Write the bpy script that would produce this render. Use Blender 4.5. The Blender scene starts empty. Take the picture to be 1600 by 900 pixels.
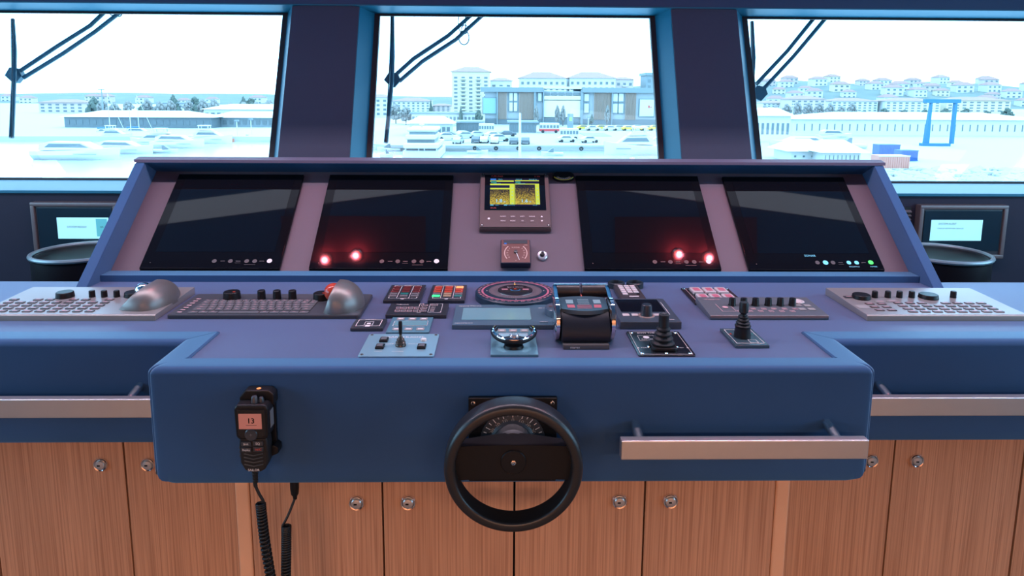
import bpy, bmesh, math, random
from mathutils import Vector, Matrix
random.seed(7)
SC = bpy.context.scene
COL = SC.collection
PI = math.pi
cos, sin = math.cos, math.sin

# ------------------------------------------------------------------ camera
F_PX, P_Y, TH, PSI, ROLL = 1085.96, 312.23, 0.1533, 0.01848, 0.00616
CAM = Vector((-0.04, 0.0, 1.55))
cam_d = bpy.data.cameras.new('camera')
cam_o = bpy.data.objects.new('camera', cam_d)
COL.objects.link(cam_o)
cam_d.sensor_fit = 'HORIZONTAL'
cam_d.sensor_width = 36.0
cam_d.lens = F_PX * 36.0 / 1600.0
cam_d.shift_y = -(450.0 - P_Y) / 1600.0
cam_d.clip_start = 0.05
cam_d.clip_end = 3000
CAM_R = Matrix.Rotation(-PSI, 4, 'Z') @ Matrix.Rotation(PI / 2 - TH, 4, 'X') @ Matrix.Rotation(ROLL, 4, 'Z')
cam_o.matrix_world = Matrix.Translation(CAM) @ CAM_R
SC.camera = cam_o

def ray(px, py):
    """direction of the sight line measured at a point of the photograph"""
    return CAM_R.to_3x3() @ Vector(((px - 800) / F_PX, -(py - P_Y) / F_PX, -1.0))
def on_z(px, py, z):
    r = ray(px, py); return CAM + r * ((z - CAM.z) / r.z)
def on_y(px, py, y):
    r = ray(px, py); return CAM + r * ((y - CAM.y) / r.y)

# ------------------------------------------------------------------ world, light, exposure
SC.view_settings.view_transform = 'Standard'
SC.view_settings.look = 'None'
SC.view_settings.gamma = 1.0
SC.view_settings.use_curve_mapping = False
SC.view_settings.exposure = 0.0
SC.cycles.max_bounces = 6
SC.cycles.diffuse_bounces = 3
SC.cycles.glossy_bounces = 4
SC.cycles.transparent_max_bounces = 12
SC.cycles.use_denoising = True
SC.cycles.sample_clamp_indirect = 4.0
SC.cycles.caustics_reflective = False
SC.cycles.caustics_refractive = False

SKY = (3.9, 6.2, 8.2)
world = bpy.data.worlds.new('overcast'); SC.world = world
world.use_nodes = True
nt = world.node_tree; nt.nodes.clear()
wo = nt.nodes.new('ShaderNodeOutputWorld'); bg = nt.nodes.new('ShaderNodeBackground')
tc = nt.nodes.new('ShaderNodeTexCoord'); mp = nt.nodes.new('ShaderNodeMapping')
mp.inputs['Scale'].default_value = (2.0, 2.0, 9.0)
nz = nt.nodes.new('ShaderNodeTexNoise'); nz.inputs['Scale'].default_value = 1.6; nz.inputs['Detail'].default_value = 5
rp = nt.nodes.new('ShaderNodeValToRGB')
rp.color_ramp.elements[0].position = .38; rp.color_ramp.elements[0].color = (SKY[0]*.40/8, SKY[1]*.40/8, SKY[2]*.42/8, 1)
rp.color_ramp.elements[1].position = .60; rp.color_ramp.elements[1].color = (SKY[0]/8, SKY[1]/8, SKY[2]/8, 1)
nt.links.new(tc.outputs['Generated'], mp.inputs['Vector']); nt.links.new(mp.outputs[0], nz.inputs['Vector'])
nt.links.new(nz.outputs['Fac'], rp.inputs['Fac']); nt.links.new(rp.outputs[0], bg.inputs['Color'])
bg.inputs['Strength'].default_value = 8.0
nt.links.new(bg.outputs[0], wo.inputs['Surface'])
world.cycles.sampling_method = 'MANUAL'; world.cycles.sample_map_resolution = 256

def area(name, loc, rot, sx, sy, power, color, portal=False, spread=PI):
    d = bpy.data.lights.new(name, 'AREA'); d.shape = 'RECTANGLE'; d.size = sx; d.size_y = sy
    d.energy = power; d.color = color; d.spread = spread
    o = bpy.data.objects.new(name, d); COL.objects.link(o); o.location = loc; o.rotation_euler = rot
    if portal: d.cycles.is_portal = True
    return o
# portals that only guide the daylight through the window openings
area('portal_front', (0, 3.55, 1.55), (PI/2, 0, PI), 6.4, 1.0, 1, (1, 1, 1), True)
area('portal_left', (-3.35, .9, 1.45), (PI/2, 0, -PI/2), 3.8, 1.3, 1, (1, 1, 1), True)
area('portal_right', (3.35, .9, 1.45), (PI/2, 0, PI/2), 3.8, 1.3, 1, (1, 1, 1), True)
TROUGH_W, CEIL_W, RED_W = 63, 132, 3.8
# strip light inside the ceiling trough above the console
area('trough_strip_light', (0, 1.84, 2.585), (0, 0, 0), 5.6, 0.05, TROUGH_W, (1.0, .80, .95))
# warm ceiling light panels over the aft part of the wheelhouse
for ix in (-1.6, 0, 1.6):
    area('ceiling_panel_light', (ix, -2.5, 2.28), (0, 0, 0), 0.9, 0.5, CEIL_W, (1.0, .62, .44), spread=2.6)

# ------------------------------------------------------------------ materials
MATS = {}
def mat(name, col, rough=.5, metal=0.0, spec=.5, bump=None, var=0.0, vscale=30, emit=None, estr=1.0, coat=0.0, sheen=None):
    if name in MATS: return MATS[name]
    m = bpy.data.materials.new(name); m.use_nodes = True
    n = m.node_tree.nodes; l = m.node_tree.links
    b = n['Principled BSDF']
    b.inputs['Base Color'].default_value = (*col, 1)
    b.inputs['Roughness'].default_value = rough
    b.inputs['Metallic'].default_value = metal
    b.inputs['Specular IOR Level'].default_value = spec
    b.inputs['Coat Weight'].default_value = coat
    if sheen: b.inputs['Sheen Weight'].default_value = sheen[0]; b.inputs['Sheen Roughness'].default_value = sheen[1]; b.inputs['Sheen Tint'].default_value = (*sheen[2], 1)
    tcn = n.new('ShaderNodeTexCoord')
    nzn = n.new('ShaderNodeTexNoise'); nzn.inputs['Scale'].default_value = vscale; nzn.inputs['Detail'].default_value = 4
    l.new(tcn.outputs['Object'], nzn.inputs['Vector'])
    v = var if var else .03
    mx = n.new('ShaderNodeMix'); mx.data_type = 'RGBA'
    mx.inputs['A'].default_value = (*[c * (1 - v) for c in col], 1)
    mx.inputs['B'].default_value = (*[min(1, c * (1 + v)) for c in col], 1)
    l.new(nzn.outputs['Fac'], mx.inputs['Factor']); l.new(mx.outputs['Result'], b.inputs['Base Color'])
    if bump:
        n2 = n.new('ShaderNodeTexNoise'); n2.inputs['Scale'].default_value = bump[0]; n2.inputs['Detail'].default_value = 3
        l.new(tcn.outputs['Object'], n2.inputs['Vector'])
        bp = n.new('ShaderNodeBump'); bp.inputs['Strength'].default_value = bump[1]; bp.inputs['Distance'].default_value = .001
        l.new(n2.outputs['Fac'], bp.inputs['Height']); l.new(bp.outputs[0], b.inputs['Normal'])
    if emit:
        b.inputs['Emission Color'].default_value = (*emit, 1); b.inputs['Emission Strength'].default_value = estr
    MATS[name] = m
    return m

def wood(name, base, dark, scale=1.0):
    m = bpy.data.materials.new(name); m.use_nodes = True
    n = m.node_tree.nodes; l = m.node_tree.links; b = n['Principled BSDF']
    t = n.new('ShaderNodeTexCoord'); mpn = n.new('ShaderNodeMapping')
    oi = n.new('ShaderNodeObjectInfo'); add = n.new('ShaderNodeVectorMath'); add.operation = 'ADD'
    sc_ = n.new('ShaderNodeVectorMath'); sc_.operation = 'SCALE'; sc_.inputs['Scale'].default_value = 7.0
    cmb = n.new('ShaderNodeCombineXYZ'); l.new(oi.outputs['Random'], cmb.inputs['X']); l.new(oi.outputs['Random'], cmb.inputs['Z'])
    l.new(cmb.outputs[0], sc_.inputs[0]); l.new(t.outputs['Object'], add.inputs[0]); l.new(sc_.outputs[0], add.inputs[1])
    mpn.inputs['Scale'].default_value = (230 * scale, 20, 2.2)
    l.new(add.outputs[0], mpn.inputs['Vector'])
    a = n.new('ShaderNodeTexNoise'); a.inputs['Scale'].default_value = 1.0; a.inputs['Detail'].default_value = 6; a.inputs['Distortion'].default_value = .25
    l.new(mpn.outputs[0], a.inputs['Vector'])
    mp2 = n.new('ShaderNodeMapping'); mp2.inputs['Scale'].default_value = (16, 4, .9); l.new(add.outputs[0], mp2.inputs['Vector'])
    c = n.new('ShaderNodeTexNoise'); c.inputs['Scale'].default_value = 1.0; c.inputs['Detail'].default_value = 3; l.new(mp2.outputs[0], c.inputs['Vector'])
    r = n.new('ShaderNodeValToRGB'); r.color_ramp.elements[0].position = .36; r.color_ramp.elements[0].color = (*dark, 1)
    r.color_ramp.elements[1].position = .58; r.color_ramp.elements[1].color = (*base, 1)
    l.new(a.outputs['Fac'], r.inputs['Fac'])
    mx = n.new('ShaderNodeMix'); mx.data_type = 'RGBA'; mx.blend_type = 'MULTIPLY'; mx.inputs['Factor'].default_value = .45
    r2 = n.new('ShaderNodeValToRGB'); r2.color_ramp.elements[0].position = .35; r2.color_ramp.elements[0].color = (.72, .68, .66, 1)
    r2.color_ramp.elements[1].position = .65; r2.color_ramp.elements[1].color = (1, 1, 1, 1)
    l.new(c.outputs['Fac'], r2.inputs['Fac']); l.new(r.outputs[0], mx.inputs['A']); l.new(r2.outputs[0], mx.inputs['B'])
    l.new(mx.outputs['Result'], b.inputs['Base Color']); b.inputs['Roughness'].default_value = .45
    b.inputs['Specular IOR Level'].default_value = .35
    MATS[name] = m
    return m

LEATHER = mat('navy_leather', (.040, .095, .215), .40, spec=.06, bump=(900, .25), var=.08, vscale=6, sheen=(1.0, .40, (.45, .80, 1.0)))
DESKM = mat('desk_leather', (.108, .108, .188), .42, spec=.4, bump=(900, .2), var=.07, vscale=5, sheen=(.5, .45, (.2, .6, 1.0)))
PANELM = mat('panel_leather', (.125, .092, .118), .50, spec=.4, bump=(900, .15), var=.05, vscale=5)
PILLARM = mat('pillar_leather', (.050, .055, .085), .6, spec=.2, bump=(700, .15))
REVEAL = mat('reveal_blue_paint', (.004, .13, .21), .45, spec=.4, var=.06, vscale=8)
DASHM = mat('dash_wall_navy', (.022, .026, .045), .7, spec=.2)
HEADER = mat('header_navy', (.02, .04, .09), .6, spec=.3)
CEILM = mat('ceiling_navy_panel', (.05, .17, .30), .5)
CEILTRIM = mat('glowing_ceiling_trim', (.5, .5, .52), .5, emit=(.80, .82, .95), estr=1.0)  # trim glows by itself, standing in for bright light falling on it
FLOORM = mat('floor_carpet', (.10, .08, .07), .9, bump=(300, .6))
WALLM = wood('wall_wood', (.42, .22, .12), (.30, .15, .08))
WOODM = wood('cabinet_wood', (.60, .32, .195), (.42, .205, .122))
WOODP = mat('cabinet_wood_edge', (.74, .40, .24), .4, var=.08, vscale=12)
DARKGAP = mat('cabinet_shadow_gap', (.03, .018, .012), .7)
BLACKPL = mat('black_plastic', (.009, .009, .011), .40, spec=.28, bump=(1200, .1))
BLACKRUB = mat('black_rubber', (.010, .011, .013), .5, spec=.4)
GLOSSBLK = mat('gloss_black_glass', (.004, .004, .006), .03, spec=.5)
BEZEL = mat('matt_black_bezel', (.005, .005, .007), .05, spec=.2)
HOODM = mat('hood_top_leather', (.13, .11, .16), .6, spec=.1)
STEEL = mat('brushed_steel', (.86, .82, .80), .36, metal=1, bump=(400, .1))
CHROME = mat('chrome', (.82, .82, .84), .07, metal=1)
GREYMET = mat('grey_keyboard_housing', (.30, .29, .285), .34, metal=.25)
GREYEDGE = mat('grey_edge_trim', (.42, .35, .28), .35, metal=.5)
DKGREY = mat('dark_grey_housing', (.055, .057, .065), .32, spec=.5)
DKGREY2 = mat('charcoal_faceplate', (.035, .040, .050), .28, spec=.6)
TRACKM = mat('bronze_grey_metal', (.25, .235, .22), .40, metal=.6)
KEYM = mat('key_grey', (.14, .145, .155), .4)
KEYLIGHT = mat('key_light_grey', (.36, .35, .34), .4)
KEYDARK = mat('key_dark', (.07, .065, .065), .4)
KEYWHITE = mat('key_white', (.70, .62, .62), .4)
INK = mat('white_legend', (.88, .80, .80), .6)
INKP = mat('pink_legend', (.70, .42, .45), .6)
INKR = mat('red_legend', (.70, .08, .06), .6)
INKBLK = mat('dark_legend', (.02, .015, .015), .6)
BRUSHCY = mat('polished_panel_plate', (.34, .60, .70), .36, metal=.55, bump=(60, .05))
LCD = mat('unlit_lcd', (.17, .38, .43), .12, spec=.6)
LCDDK = mat('dark_lcd', (.006, .008, .014), .06)
REDBALL = mat('red_trackball', (.55, .06, .03), .12)
MAROON = mat('maroon_annunciator', (.16, .03, .03), .3)
REDCELL = mat('red_annunciator', (.42, .05, .03), .3, emit=(1, .10, .04), estr=.12)
GREENLIT = mat('lit_green_button', (.05, .6, .2), .3, emit=(.05, 1.0, .30), estr=.9)
AMBERLIT = mat('lit_amber_button', (.7, .3, .1), .3, emit=(1, .42, .14), estr=.8)
TEALCELL = mat('teal_button', (.03, .20, .18), .3)
GREYCELL = mat('grey_button', (.17, .16, .17), .35)
BROWNM = mat('brown_grey_housing', (.12, .075, .075), .35, spec=.5)
BLK = mat('deep_black', (.004, .004, .005), .5)

# ------------------------------------------------------------------ mesh builder
class MB:
    def __init__(s): s.v = []; s.f = []; s.m = []; s.T = Matrix.Identity(4); s.mi = 0; s.wn = False
    def raw(s, vs, fs, mi=None):
        o = len(s.v); s.v += [tuple(s.T @ Vector(v)) for v in vs]
        s.f += [tuple(o + i for i in f) for f in fs]; s.m += [s.mi if mi is None else mi] * len(fs)
        return s
    def bm(s, bm, mi=None):
        bm.verts.ensure_lookup_table(); bm.verts.index_update()
        s.raw([v.co[:] for v in bm.verts], [[v.index for v in f.verts] for f in bm.faces], mi); bm.free(); return s
    def box(s, x0, x1, y0, y1, z0, z1, bev=0, mi=None, seg=2):
        b = bmesh.new(); bmesh.ops.create_cube(b, size=1)
        for v in b.verts: v.co = ((x0+x1)/2 + v.co.x*(x1-x0), (y0+y1)/2 + v.co.y*(y1-y0), (z0+z1)/2 + v.co.z*(z1-z0))
        if bev:
            s.wn = True; bmesh.ops.bevel(b, geom=b.edges[:], offset=bev, segments=seg, profile=.5, affect='EDGES', clamp_overlap=True)
        return s.bm(b, mi)
    def poly(s, pts, z0, z1, bev=0, mi=None, axis='Z', seg=2):
        """outline extruded along an axis: Z uses (x, y), Y uses (x, z), X uses (y, z)"""
        b = bmesh.new()
        def P(p, h):
            return (p[0], p[1], h) if axis == 'Z' else ((p[0], h, p[1]) if axis == 'Y' else (h, p[0], p[1]))
        lo = [b.verts.new(P(p, z0)) for p in pts]; hi = [b.verts.new(P(p, z1)) for p in pts]
        n = len(pts); b.faces.new(lo[::-1]); b.faces.new(hi)
        for i in range(n): b.faces.new((lo[i], lo[(i+1) % n], hi[(i+1) % n], hi[i]))
        bmesh.ops.recalc_face_normals(b, faces=b.faces[:])
        if bev:
            es = [e for e in b.edges if len(e.link_faces) == 2 and e.calc_face_angle(0) > .6]
            s.wn = True; bmesh.ops.bevel(b, geom=es, offset=bev, segments=seg, profile=.5, affect='EDGES', clamp_overlap=True)
        return s.bm(b, mi)
    def lathe(s, prof, c=(0, 0, 0), axis='Z', n=32, mi=None, sx=1, sy=1, a0=0, a1=2*PI):
        """profile of (radius, height) pairs turned about an axis"""
        vs = []; fs = []; full = abs(a1 - a0 - 2*PI) < 1e-6; k = n if full else n + 1
        for r, h in prof:
            for i in range(k):
                a = a0 + (a1 - a0) * i / n; x, y = r*cos(a)*sx, r*sin(a)*sy
                p = (x, y, h) if axis == 'Z' else ((x, -h, y) if axis == 'Y' else (h, x, y))
                vs.append((c[0]+p[0], c[1]+p[1], c[2]+p[2]))
        for j in range(len(prof)-1):
            for i in range(n):
                i2 = (i+1) % k; fs.append((j*k+i, j*k+i2, (j+1)*k+i2, (j+1)*k+i))
        if full:
            if prof[0][0] > 1e-6: fs.append(tuple(range(k))[::-1])
            if prof[-1][0] > 1e-6: fs.append(tuple((len(prof)-1)*k + i for i in range(k)))
        return s.raw(vs, fs, mi)
    def cyl(s, c, r, h, axis='Z', n=24, bev=0, mi=None, r2=None):
        r2 = r if r2 is None else r2
        pr = [(r, 0), (r2, h)] if not bev else [(r-bev, 0), (r, bev), (r2, h-bev), (r2-bev*.3, h-bev*.3), (r2-bev, h)]
        return s.lathe(pr, c, axis, n, mi)
    def torus(s, c, R, r, axis='Z', n=40, m=10, mi=None):
        vs = []; fs = []
        for i in range(n):
            a = 2*PI*i/n
            for j in range(m):
                b_ = 2*PI*j/m; rr = R + r*cos(b_); x, y, h = rr*cos(a), rr*sin(a), r*sin(b_)
                p = (x, y, h) if axis == 'Z' else ((x, h, y) if axis == 'Y' else (h, x, y))
                vs.append((c[0]+p[0], c[1]+p[1], c[2]+p[2]))
        for i in range(n):
            for j in range(m):
                fs.append((i*m+j, ((i+1) % n)*m+j, ((i+1) % n)*m+(j+1) % m, i*m+(j+1) % m))
        return s.raw(vs, fs, mi)
    def tube(s, pts, r, n=8, mi=None):
        pts = [Vector(p) for p in pts]; vs = []; fs = []
        up = Vector((0, 0, 1)); prev = None
        for i, p in enumerate(pts):
            t = (pts[min(i+1, len(pts)-1)] - pts[max(i-1, 0)]).normalized()
            if prev is None:
                a = t.cross(up if abs(t.z) < .9 else Vector((1, 0, 0))).normalized()
            else:
                a = (prev - t * prev.dot(t)).normalized()
            prev = a; b_ = t.cross(a); rr = r[i] if isinstance(r, (list, tuple)) else r
            for j in range(n):
                q = 2*PI*j/n; vs.append(p + a*(rr*cos(q)) + b_*(rr*sin(q)))
        for i in range(len(pts)-1):
            for j in range(n):
                fs.append((i*n+j, i*n+(j+1) % n, (i+1)*n+(j+1) % n, (i+1)*n+j))
        fs.append(tuple(range(n))[::-1]); fs.append(tuple((len(pts)-1)*n+j for j in range(n)))
        return s.raw(vs, fs, mi)
    def quad(s, a, b, c, d, mi=None): return s.raw([a, b, c, d], [(0, 1, 2, 3)], mi)
    def outline(s, x0, x1, y0, y1, z, w, t=.0004, mi=None):
        for a in ((x0, x1, y0, y0+w), (x0, x1, y1-w, y1), (x0, x0+w, y0+w, y1-w), (x1-w, x1, y0+w, y1-w)):
            s.box(a[0], a[1], a[2], a[3], z, z+t, mi=mi)
        return s
    def text(s, txt, x, y, z, size, plane='XY', mi=None, align='CENTER'):
        """lettering laid flat (XY) or on an upright face (XZ)"""
        key = (txt, align)
        if key not in TEXTS:
            cu = bpy.data.curves.new('lettering', 'FONT'); cu.body = txt; cu.size = 1
            cu.align_x = align; cu.align_y = 'CENTER'; cu.resolution_u = 2
            ob = bpy.data.objects.new('lettering', cu); COL.objects.link(ob)
            dg = bpy.context.evaluated_depsgraph_get(); me = bpy.data.meshes.new_from_object(ob.evaluated_get(dg))
            TEXTS[key] = ([v.co[:] for v in me.vertices], [tuple(p.vertices) for p in me.polygons])
            bpy.data.objects.remove(ob); bpy.data.meshes.remove(me); bpy.data.curves.remove(cu)
        vs, fs = TEXTS[key]
        if plane == 'XY': vv = [(x + v[0]*size, y + v[1]*size, z) for v in vs]
        else: vv = [(x + v[0]*size, y, z + v[1]*size) for v in vs]
        return s.raw(vv, fs, mi)
    def mesh(s, name, mats, angle=.6):
        me = bpy.data.meshes.new(name); me.from_pydata(s.v, [], s.f)
        for m in (mats if isinstance(mats, (list, tuple)) else [mats]): me.materials.append(m)
        me.polygons.foreach_set('material_index', s.m)
        me.polygons.foreach_set('use_smooth', [True]*len(s.f)); me.update()
        me.set_sharp_from_angle(angle=angle)
        return me
    def build(s, name, mats, parent=None, loc=(0, 0, 0), rot=(0, 0, 0), angle=.6):
        o = bpy.data.objects.new(name, s.mesh(name, mats, angle)); COL.objects.link(o)
        o.location = loc; o.rotation_euler = rot
        if parent: o.parent = parent
        if s.wn:
            w = o.modifiers.new('weighted_normals', 'WEIGHTED_NORMAL'); w.keep_sharp = True; w.weight = 100
        return o
TEXTS = {}

def tag(o, label=None, cat=None, group=None, kind=None):
    if label: o['label'] = label
    if cat: o['category'] = cat
    if group: o['group'] = group
    if kind: o['kind'] = kind
    return o
def thing(name, label, cat, loc=(0, 0, 0), rot=(0, 0, 0), group=None):
    o = bpy.data.objects.new(name, None); o.empty_display_size = .02; COL.objects.link(o)
    o.location = loc; o.rotation_euler = rot
    return tag(o, label, cat, group)
def copy_tree(o, parent=None, loc=None, rot=None):
    c = o.copy(); COL.objects.link(c)
    if parent: c.parent = parent
    if loc is not None: c.location = loc
    if rot is not None: c.rotation_euler = rot
    for ch in [k for k in KIDS(o)]: copy_tree(ch, c)
    return c
def KIDS(o): return [k for k in bpy.data.objects if k.parent == o]
def dup(src, parent, x=None, y=None, z=None):
    c = src.copy(); COL.objects.link(c); c.parent = parent
    l = list(src.location)
    for i, q in enumerate((x, y, z)):
        if q is not None: l[i] = q
    c.location = l; return c

# ================================================================== THE SETTING
DZ = .95                                   # height of the desk top
PH, YP = 0.6893, 2.2173                    # slope and foot of the instrument panel
def pan(x, t, n=0): return (x, YP + t*cos(PH) - n*sin(PH), DZ + .02 + t*sin(PH) + n*cos(PH))
WA = .457                                  # forward lean of the bridge windows
def wy(z): return 3.3 + (z - 1.2365) * WA  # window plane
def struct(name, mb, m, parent=None, **k):
    o = mb.build(name, m, parent, **k)
    if not parent: o['kind'] = 'structure'
    return o
XW, YB, ZC = 3.3, -3.6, 2.3
m = MB(); m.box(-XW-.1, XW+.1, YB-.1, 3.0, -.1, 0); struct('floor', m, FLOORM)
m = MB()
m.box(-XW-.1, XW+.1, YB-.1, 1.69, ZC, ZC+.1); m.box(-XW-.1, XW+.1, 2.16, 3.95, ZC, ZC+.1)
m.box(-XW-.1, XW+.1, 1.65, 1.69, ZC+.1, ZC+.32); m.box(-XW-.1, XW+.1, 2.16, 2.20, ZC+.1, ZC+.32)
m.box(-XW-.1, XW+.1, 1.65, 2.20, ZC+.32, ZC+.36)
struct('ceiling', m, CEILM)
# pale glowing trim band under the ceiling, a shallow arrow towards the bow
m = MB()
def band(xa, ya, xb, yb, w):
    m.raw([(xa, ya-w, ZC-.012), (xb, yb-w, ZC-.012), (xb, yb, ZC-.012), (xa, ya, ZC-.012),
           (xa, ya-w, ZC), (xb, yb-w, ZC), (xb, yb, ZC), (xa, ya, ZC)],
          [(0, 1, 2, 3), (4, 7, 6, 5), (0, 4, 5, 1), (2, 6, 7, 3), (0, 3, 7, 4), (1, 5, 6, 2)])
band(-3.2, 2.27, -.30, 2.655, .105); band(.42, 2.665, 3.2, 2.30, .105)
struct('trim_5', m, CEILTRIM)
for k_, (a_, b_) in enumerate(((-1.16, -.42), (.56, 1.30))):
    m = MB(); m.box(a_, b_, 2.165, 2.40, ZC-.004, ZC); struct('trim_%d' % (7+k_), m, mat('added_red_glow_plate', (.22, .07, .08), .35))  # red plates added beside the lamps to show as red glow in the monitors
m = MB(); m.box(-XW-.1, XW+.1, YB-.1, YB, 0, ZC); struct('wall_back', m, WALLM)
for sgn, nm in ((-1, 'left'), (1, 'right')):
    m = MB(); a, b_ = sorted((sgn*XW, sgn*(XW+.1)))
    m.box(a, b_, YB, 3.95, 0, .85); m.box(a, b_, YB, 3.95, 2.1, ZC)
    m.box(a, b_, YB, -1.0, .85, 2.1); m.box(a, b_, 2.8, 3.95, .85, 2.1)
    struct('wall_'+nm, m, HEADER)
# wall below the windows, and the sill board
m = MB(); m.box(-XW, XW, 2.91, 3.22, 0, 1.122); struct('wall_front', m, DASHM)
m = MB(); m.box(-XW, XW, 2.90, 3.26, 1.122, 1.135, .003); struct('trim_1', m, REVEAL)
# header above the windows: pale sloping soffit and a dark front board
zt, zbw = 1.937, 1.135
m = MB()
m.poly([(wy(zt)-.005, zt), (wy(zt)-.125, zt+.026), (wy(zt)-.125, zt+.05), (wy(zt)+.1, zt+.05), (wy(zt)+.1, zt)], -XW, XW, axis='X')
struct('trim_2', m, REVEAL)
m = MB(); m.poly([(wy(zt)-.135, zt+.028), (wy(zt)-.135, ZC), (3.95, ZC), (3.95, zt+.05), (wy(zt)-.125, zt+.05)], -XW, XW, .004, axis='X')
struct('trim_6', m, HEADER)
# pillars between the windows: dark padded front with flared pale cheeks
def pillar(n, xa, xb, ga, gb):
    # xa..xb front face at z=1.2365, ga..gb where the cheeks meet the glass; all narrow a little upward in depth only
    def ring(z, x0, x1, off): return [(x0, wy(z)-off, z), (x1, wy(z)-off, z)]
    z0, z1 = 1.10, 1.985
    a = ring(z0, xa, xb, .12) + ring(z1, xa, xb, .12); g = ring(z0, ga, gb, -.02) + ring(z1, ga, gb, -.02)
    m = MB()
    m.raw(a + g, [(0, 2, 3, 1)[::-1], (0, 4, 6, 2)[::-1], (1, 3, 7, 5)[::-1], (4, 5, 7, 6)[::-1], (2, 6, 7, 3)[::-1], (0, 1, 5, 4)[::-1]])
    o = struct('trim_%d' % n, m, REVEAL)
    # padded leather facing with softly rounded head
    m = MB(); N = 10; vs = []; fs = []
    pts = [(xa+.002, z0), (xb-.002, z0), (xb-.002, 1.957)]
    for i in range(1, N): pts.append((xb-.002-(xb-xa-.004)*i/N, 1.957 + .014*sin(PI*i/N)))
    pts.append((xa+.002, 1.957))
    k = len(pts)
    vs = [(x, wy(z)-.118, z) for x, z in pts] + [(x, wy(z)-.128, z) for x, z in pts]
    fs = [tuple(range(k)), tuple(range(2*k-1, k-1, -1))] + [(i, (i+1) % k, k+(i+1) % k, k+i) for i in range(k)]
    m.raw(vs, fs); m.build('pillar_facing', PILLARM, o)
pillar(3, -1.052, -.7235, -1.118, -.657)
pillar(4, .799, 1.127, .733, 1.205)

# glass: a clear pane with a faint mirror image
gm = bpy.data.materials.new('window_glass'); gm.use_nodes = True
n = gm.node_tree.nodes; l = gm.node_tree.links; n.clear()
go = n.new('ShaderNodeOutputMaterial'); gt = n.new('ShaderNodeBsdfTransparent'); gg = n.new('ShaderNodeBsdfGlossy'); gx = n.new('ShaderNodeMixShader')
gt.inputs[0].default_value = (.86, .96, 1.0, 1); gg.inputs['Roughness'].default_value = .02; gg.inputs['Color'].default_value = (.9, .95, 1, 1)
gx.inputs[0].default_value = .05
l.new(gt.outputs[0], gx.inputs[1]); l.new(gg.outputs[0], gx.inputs[2]); l.new(gx.outputs[0], go.inputs[0])
GASKET = mat('black_window_gasket', (.008, .010, .012), .6)
def window(nm, x0, x1):
    def P(x, z, o): return (x, wy(z)+o, z)
    w = .012; zA, zB = zbw-.004, zt+.002
    m = MB()
    for (a, b_, c, d) in ((x0-.02, x1+.02, zA-.02, zA+w), (x0-.02, x1+.02, zB-w, zB+.02), (x0-.02, x0+w, zA, zB), (x1-w, x1+.02, zA, zB)):
        v = [P(a, c, -.008), P(b_, c, -.008), P(b_, d, -.008), P(a, d, -.008), P(a, c, .02), P(b_, c, .02), P(b_, d, .02), P(a, d, .02)]
        m.raw(v, [(0, 1, 2, 3), (7, 6, 5, 4), (0, 4, 5, 1), (1, 5, 6, 2), (2, 6, 7, 3), (3, 7, 4, 0)])
    o = struct(nm, m, GASKET)
    m = MB(); v = [P(x0, zA, .004), P(x1, zA, .004), P(x1, zB, .004), P(x0, zB, .004), P(x0, zA, .014), P(x1, zA, .014), P(x1, zB, .014), P(x0, zB, .014)]
    m.raw(v, [(0, 1, 2, 3), (7, 6, 5, 4), (0, 4, 5, 1), (1, 5, 6, 2), (2, 6, 7, 3), (3, 7, 4, 0)])
    m.build('glass_pane', gm, o)
window('window_1', -3.25, -1.118)
window('window_2', -.657, .733)
window('window_3', 1.205, 3.25)
for sgn, nm in ((-1, 'window_4'), (1, 'window_5')):
    m = MB(); x = sgn*(XW+.05)
    for y in (-1.0, .85, 2.75): m.box(x-.03, x+.03, y, y+.05, .85, 2.1)
    m.box(x-.03, x+.03, -1.0, 2.8, .85, .88); m.box(x-.03, x+.03, -1.0, 2.8, 2.07, 2.1)
    o = struct(nm, m, GASKET); m = MB(); m.box(x-.004, x+.004, -.96, 2.76, .87, 2.08); m.build('glass_pane', gm, o)
m = MB(); m.box(-XW, XW, 2.89, 2.91, 0, .1); struct('baseboard_front', m, BLACKPL)

# four small red lamps and the warm panels let into the ceiling
REDL = mat('lit_red_lens', (.8, .1, .08), .3, emit=(1.0, .20, .16), estr=14)
WARML = mat('lit_warm_panel', (.9, .8, .7), .4, emit=(1.0, .72, .5), estr=2.5)
for k, (x, y) in enumerate(((-.927, 2.176), (-.77, 2.199), (.884, 2.206), (1.04, 2.189))):
    t = thing('red_ceiling_lamp', ['small red night lamp under the ceiling trough, furthest left', 'small red night lamp under the ceiling trough, second from left',
              'small red night lamp under the ceiling trough, second from right', 'small red night lamp under the ceiling trough, furthest right'][k], 'ceiling lamp', (x, y, ZC), group='red lamps in the ceiling')
    m = MB(); m.lathe([(.030, 0), (.030, -.012), (.024, -.016), (.019, -.010)], n=24); m.build('lamp_ring', CHROME, t)
    m = MB(); m.lathe([(.019, -.006), (.019, -.011), (.010, -.015), (.0001, -.016)], n=20); m.build('lamp_lens', REDL, t)
    
    d = bpy.data.lights.new('red_lamp_light', 'POINT'); d.energy = RED_W; d.color = (1, .16, .22); d.shadow_soft_size = .015
    o = bpy.data.objects.new('red_lamp_light', d); COL.objects.link(o); o.parent = t; o.location = (0, 0, -.04)
m = MB(); m.box(-2.8, 2.8, 1.81, 1.87, ZC+.292, ZC+.319, .004); tag(m.build('trough_light_fitting', BLACKPL), 'long black strip light fitting inside the ceiling trough', 'light fitting')
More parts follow.
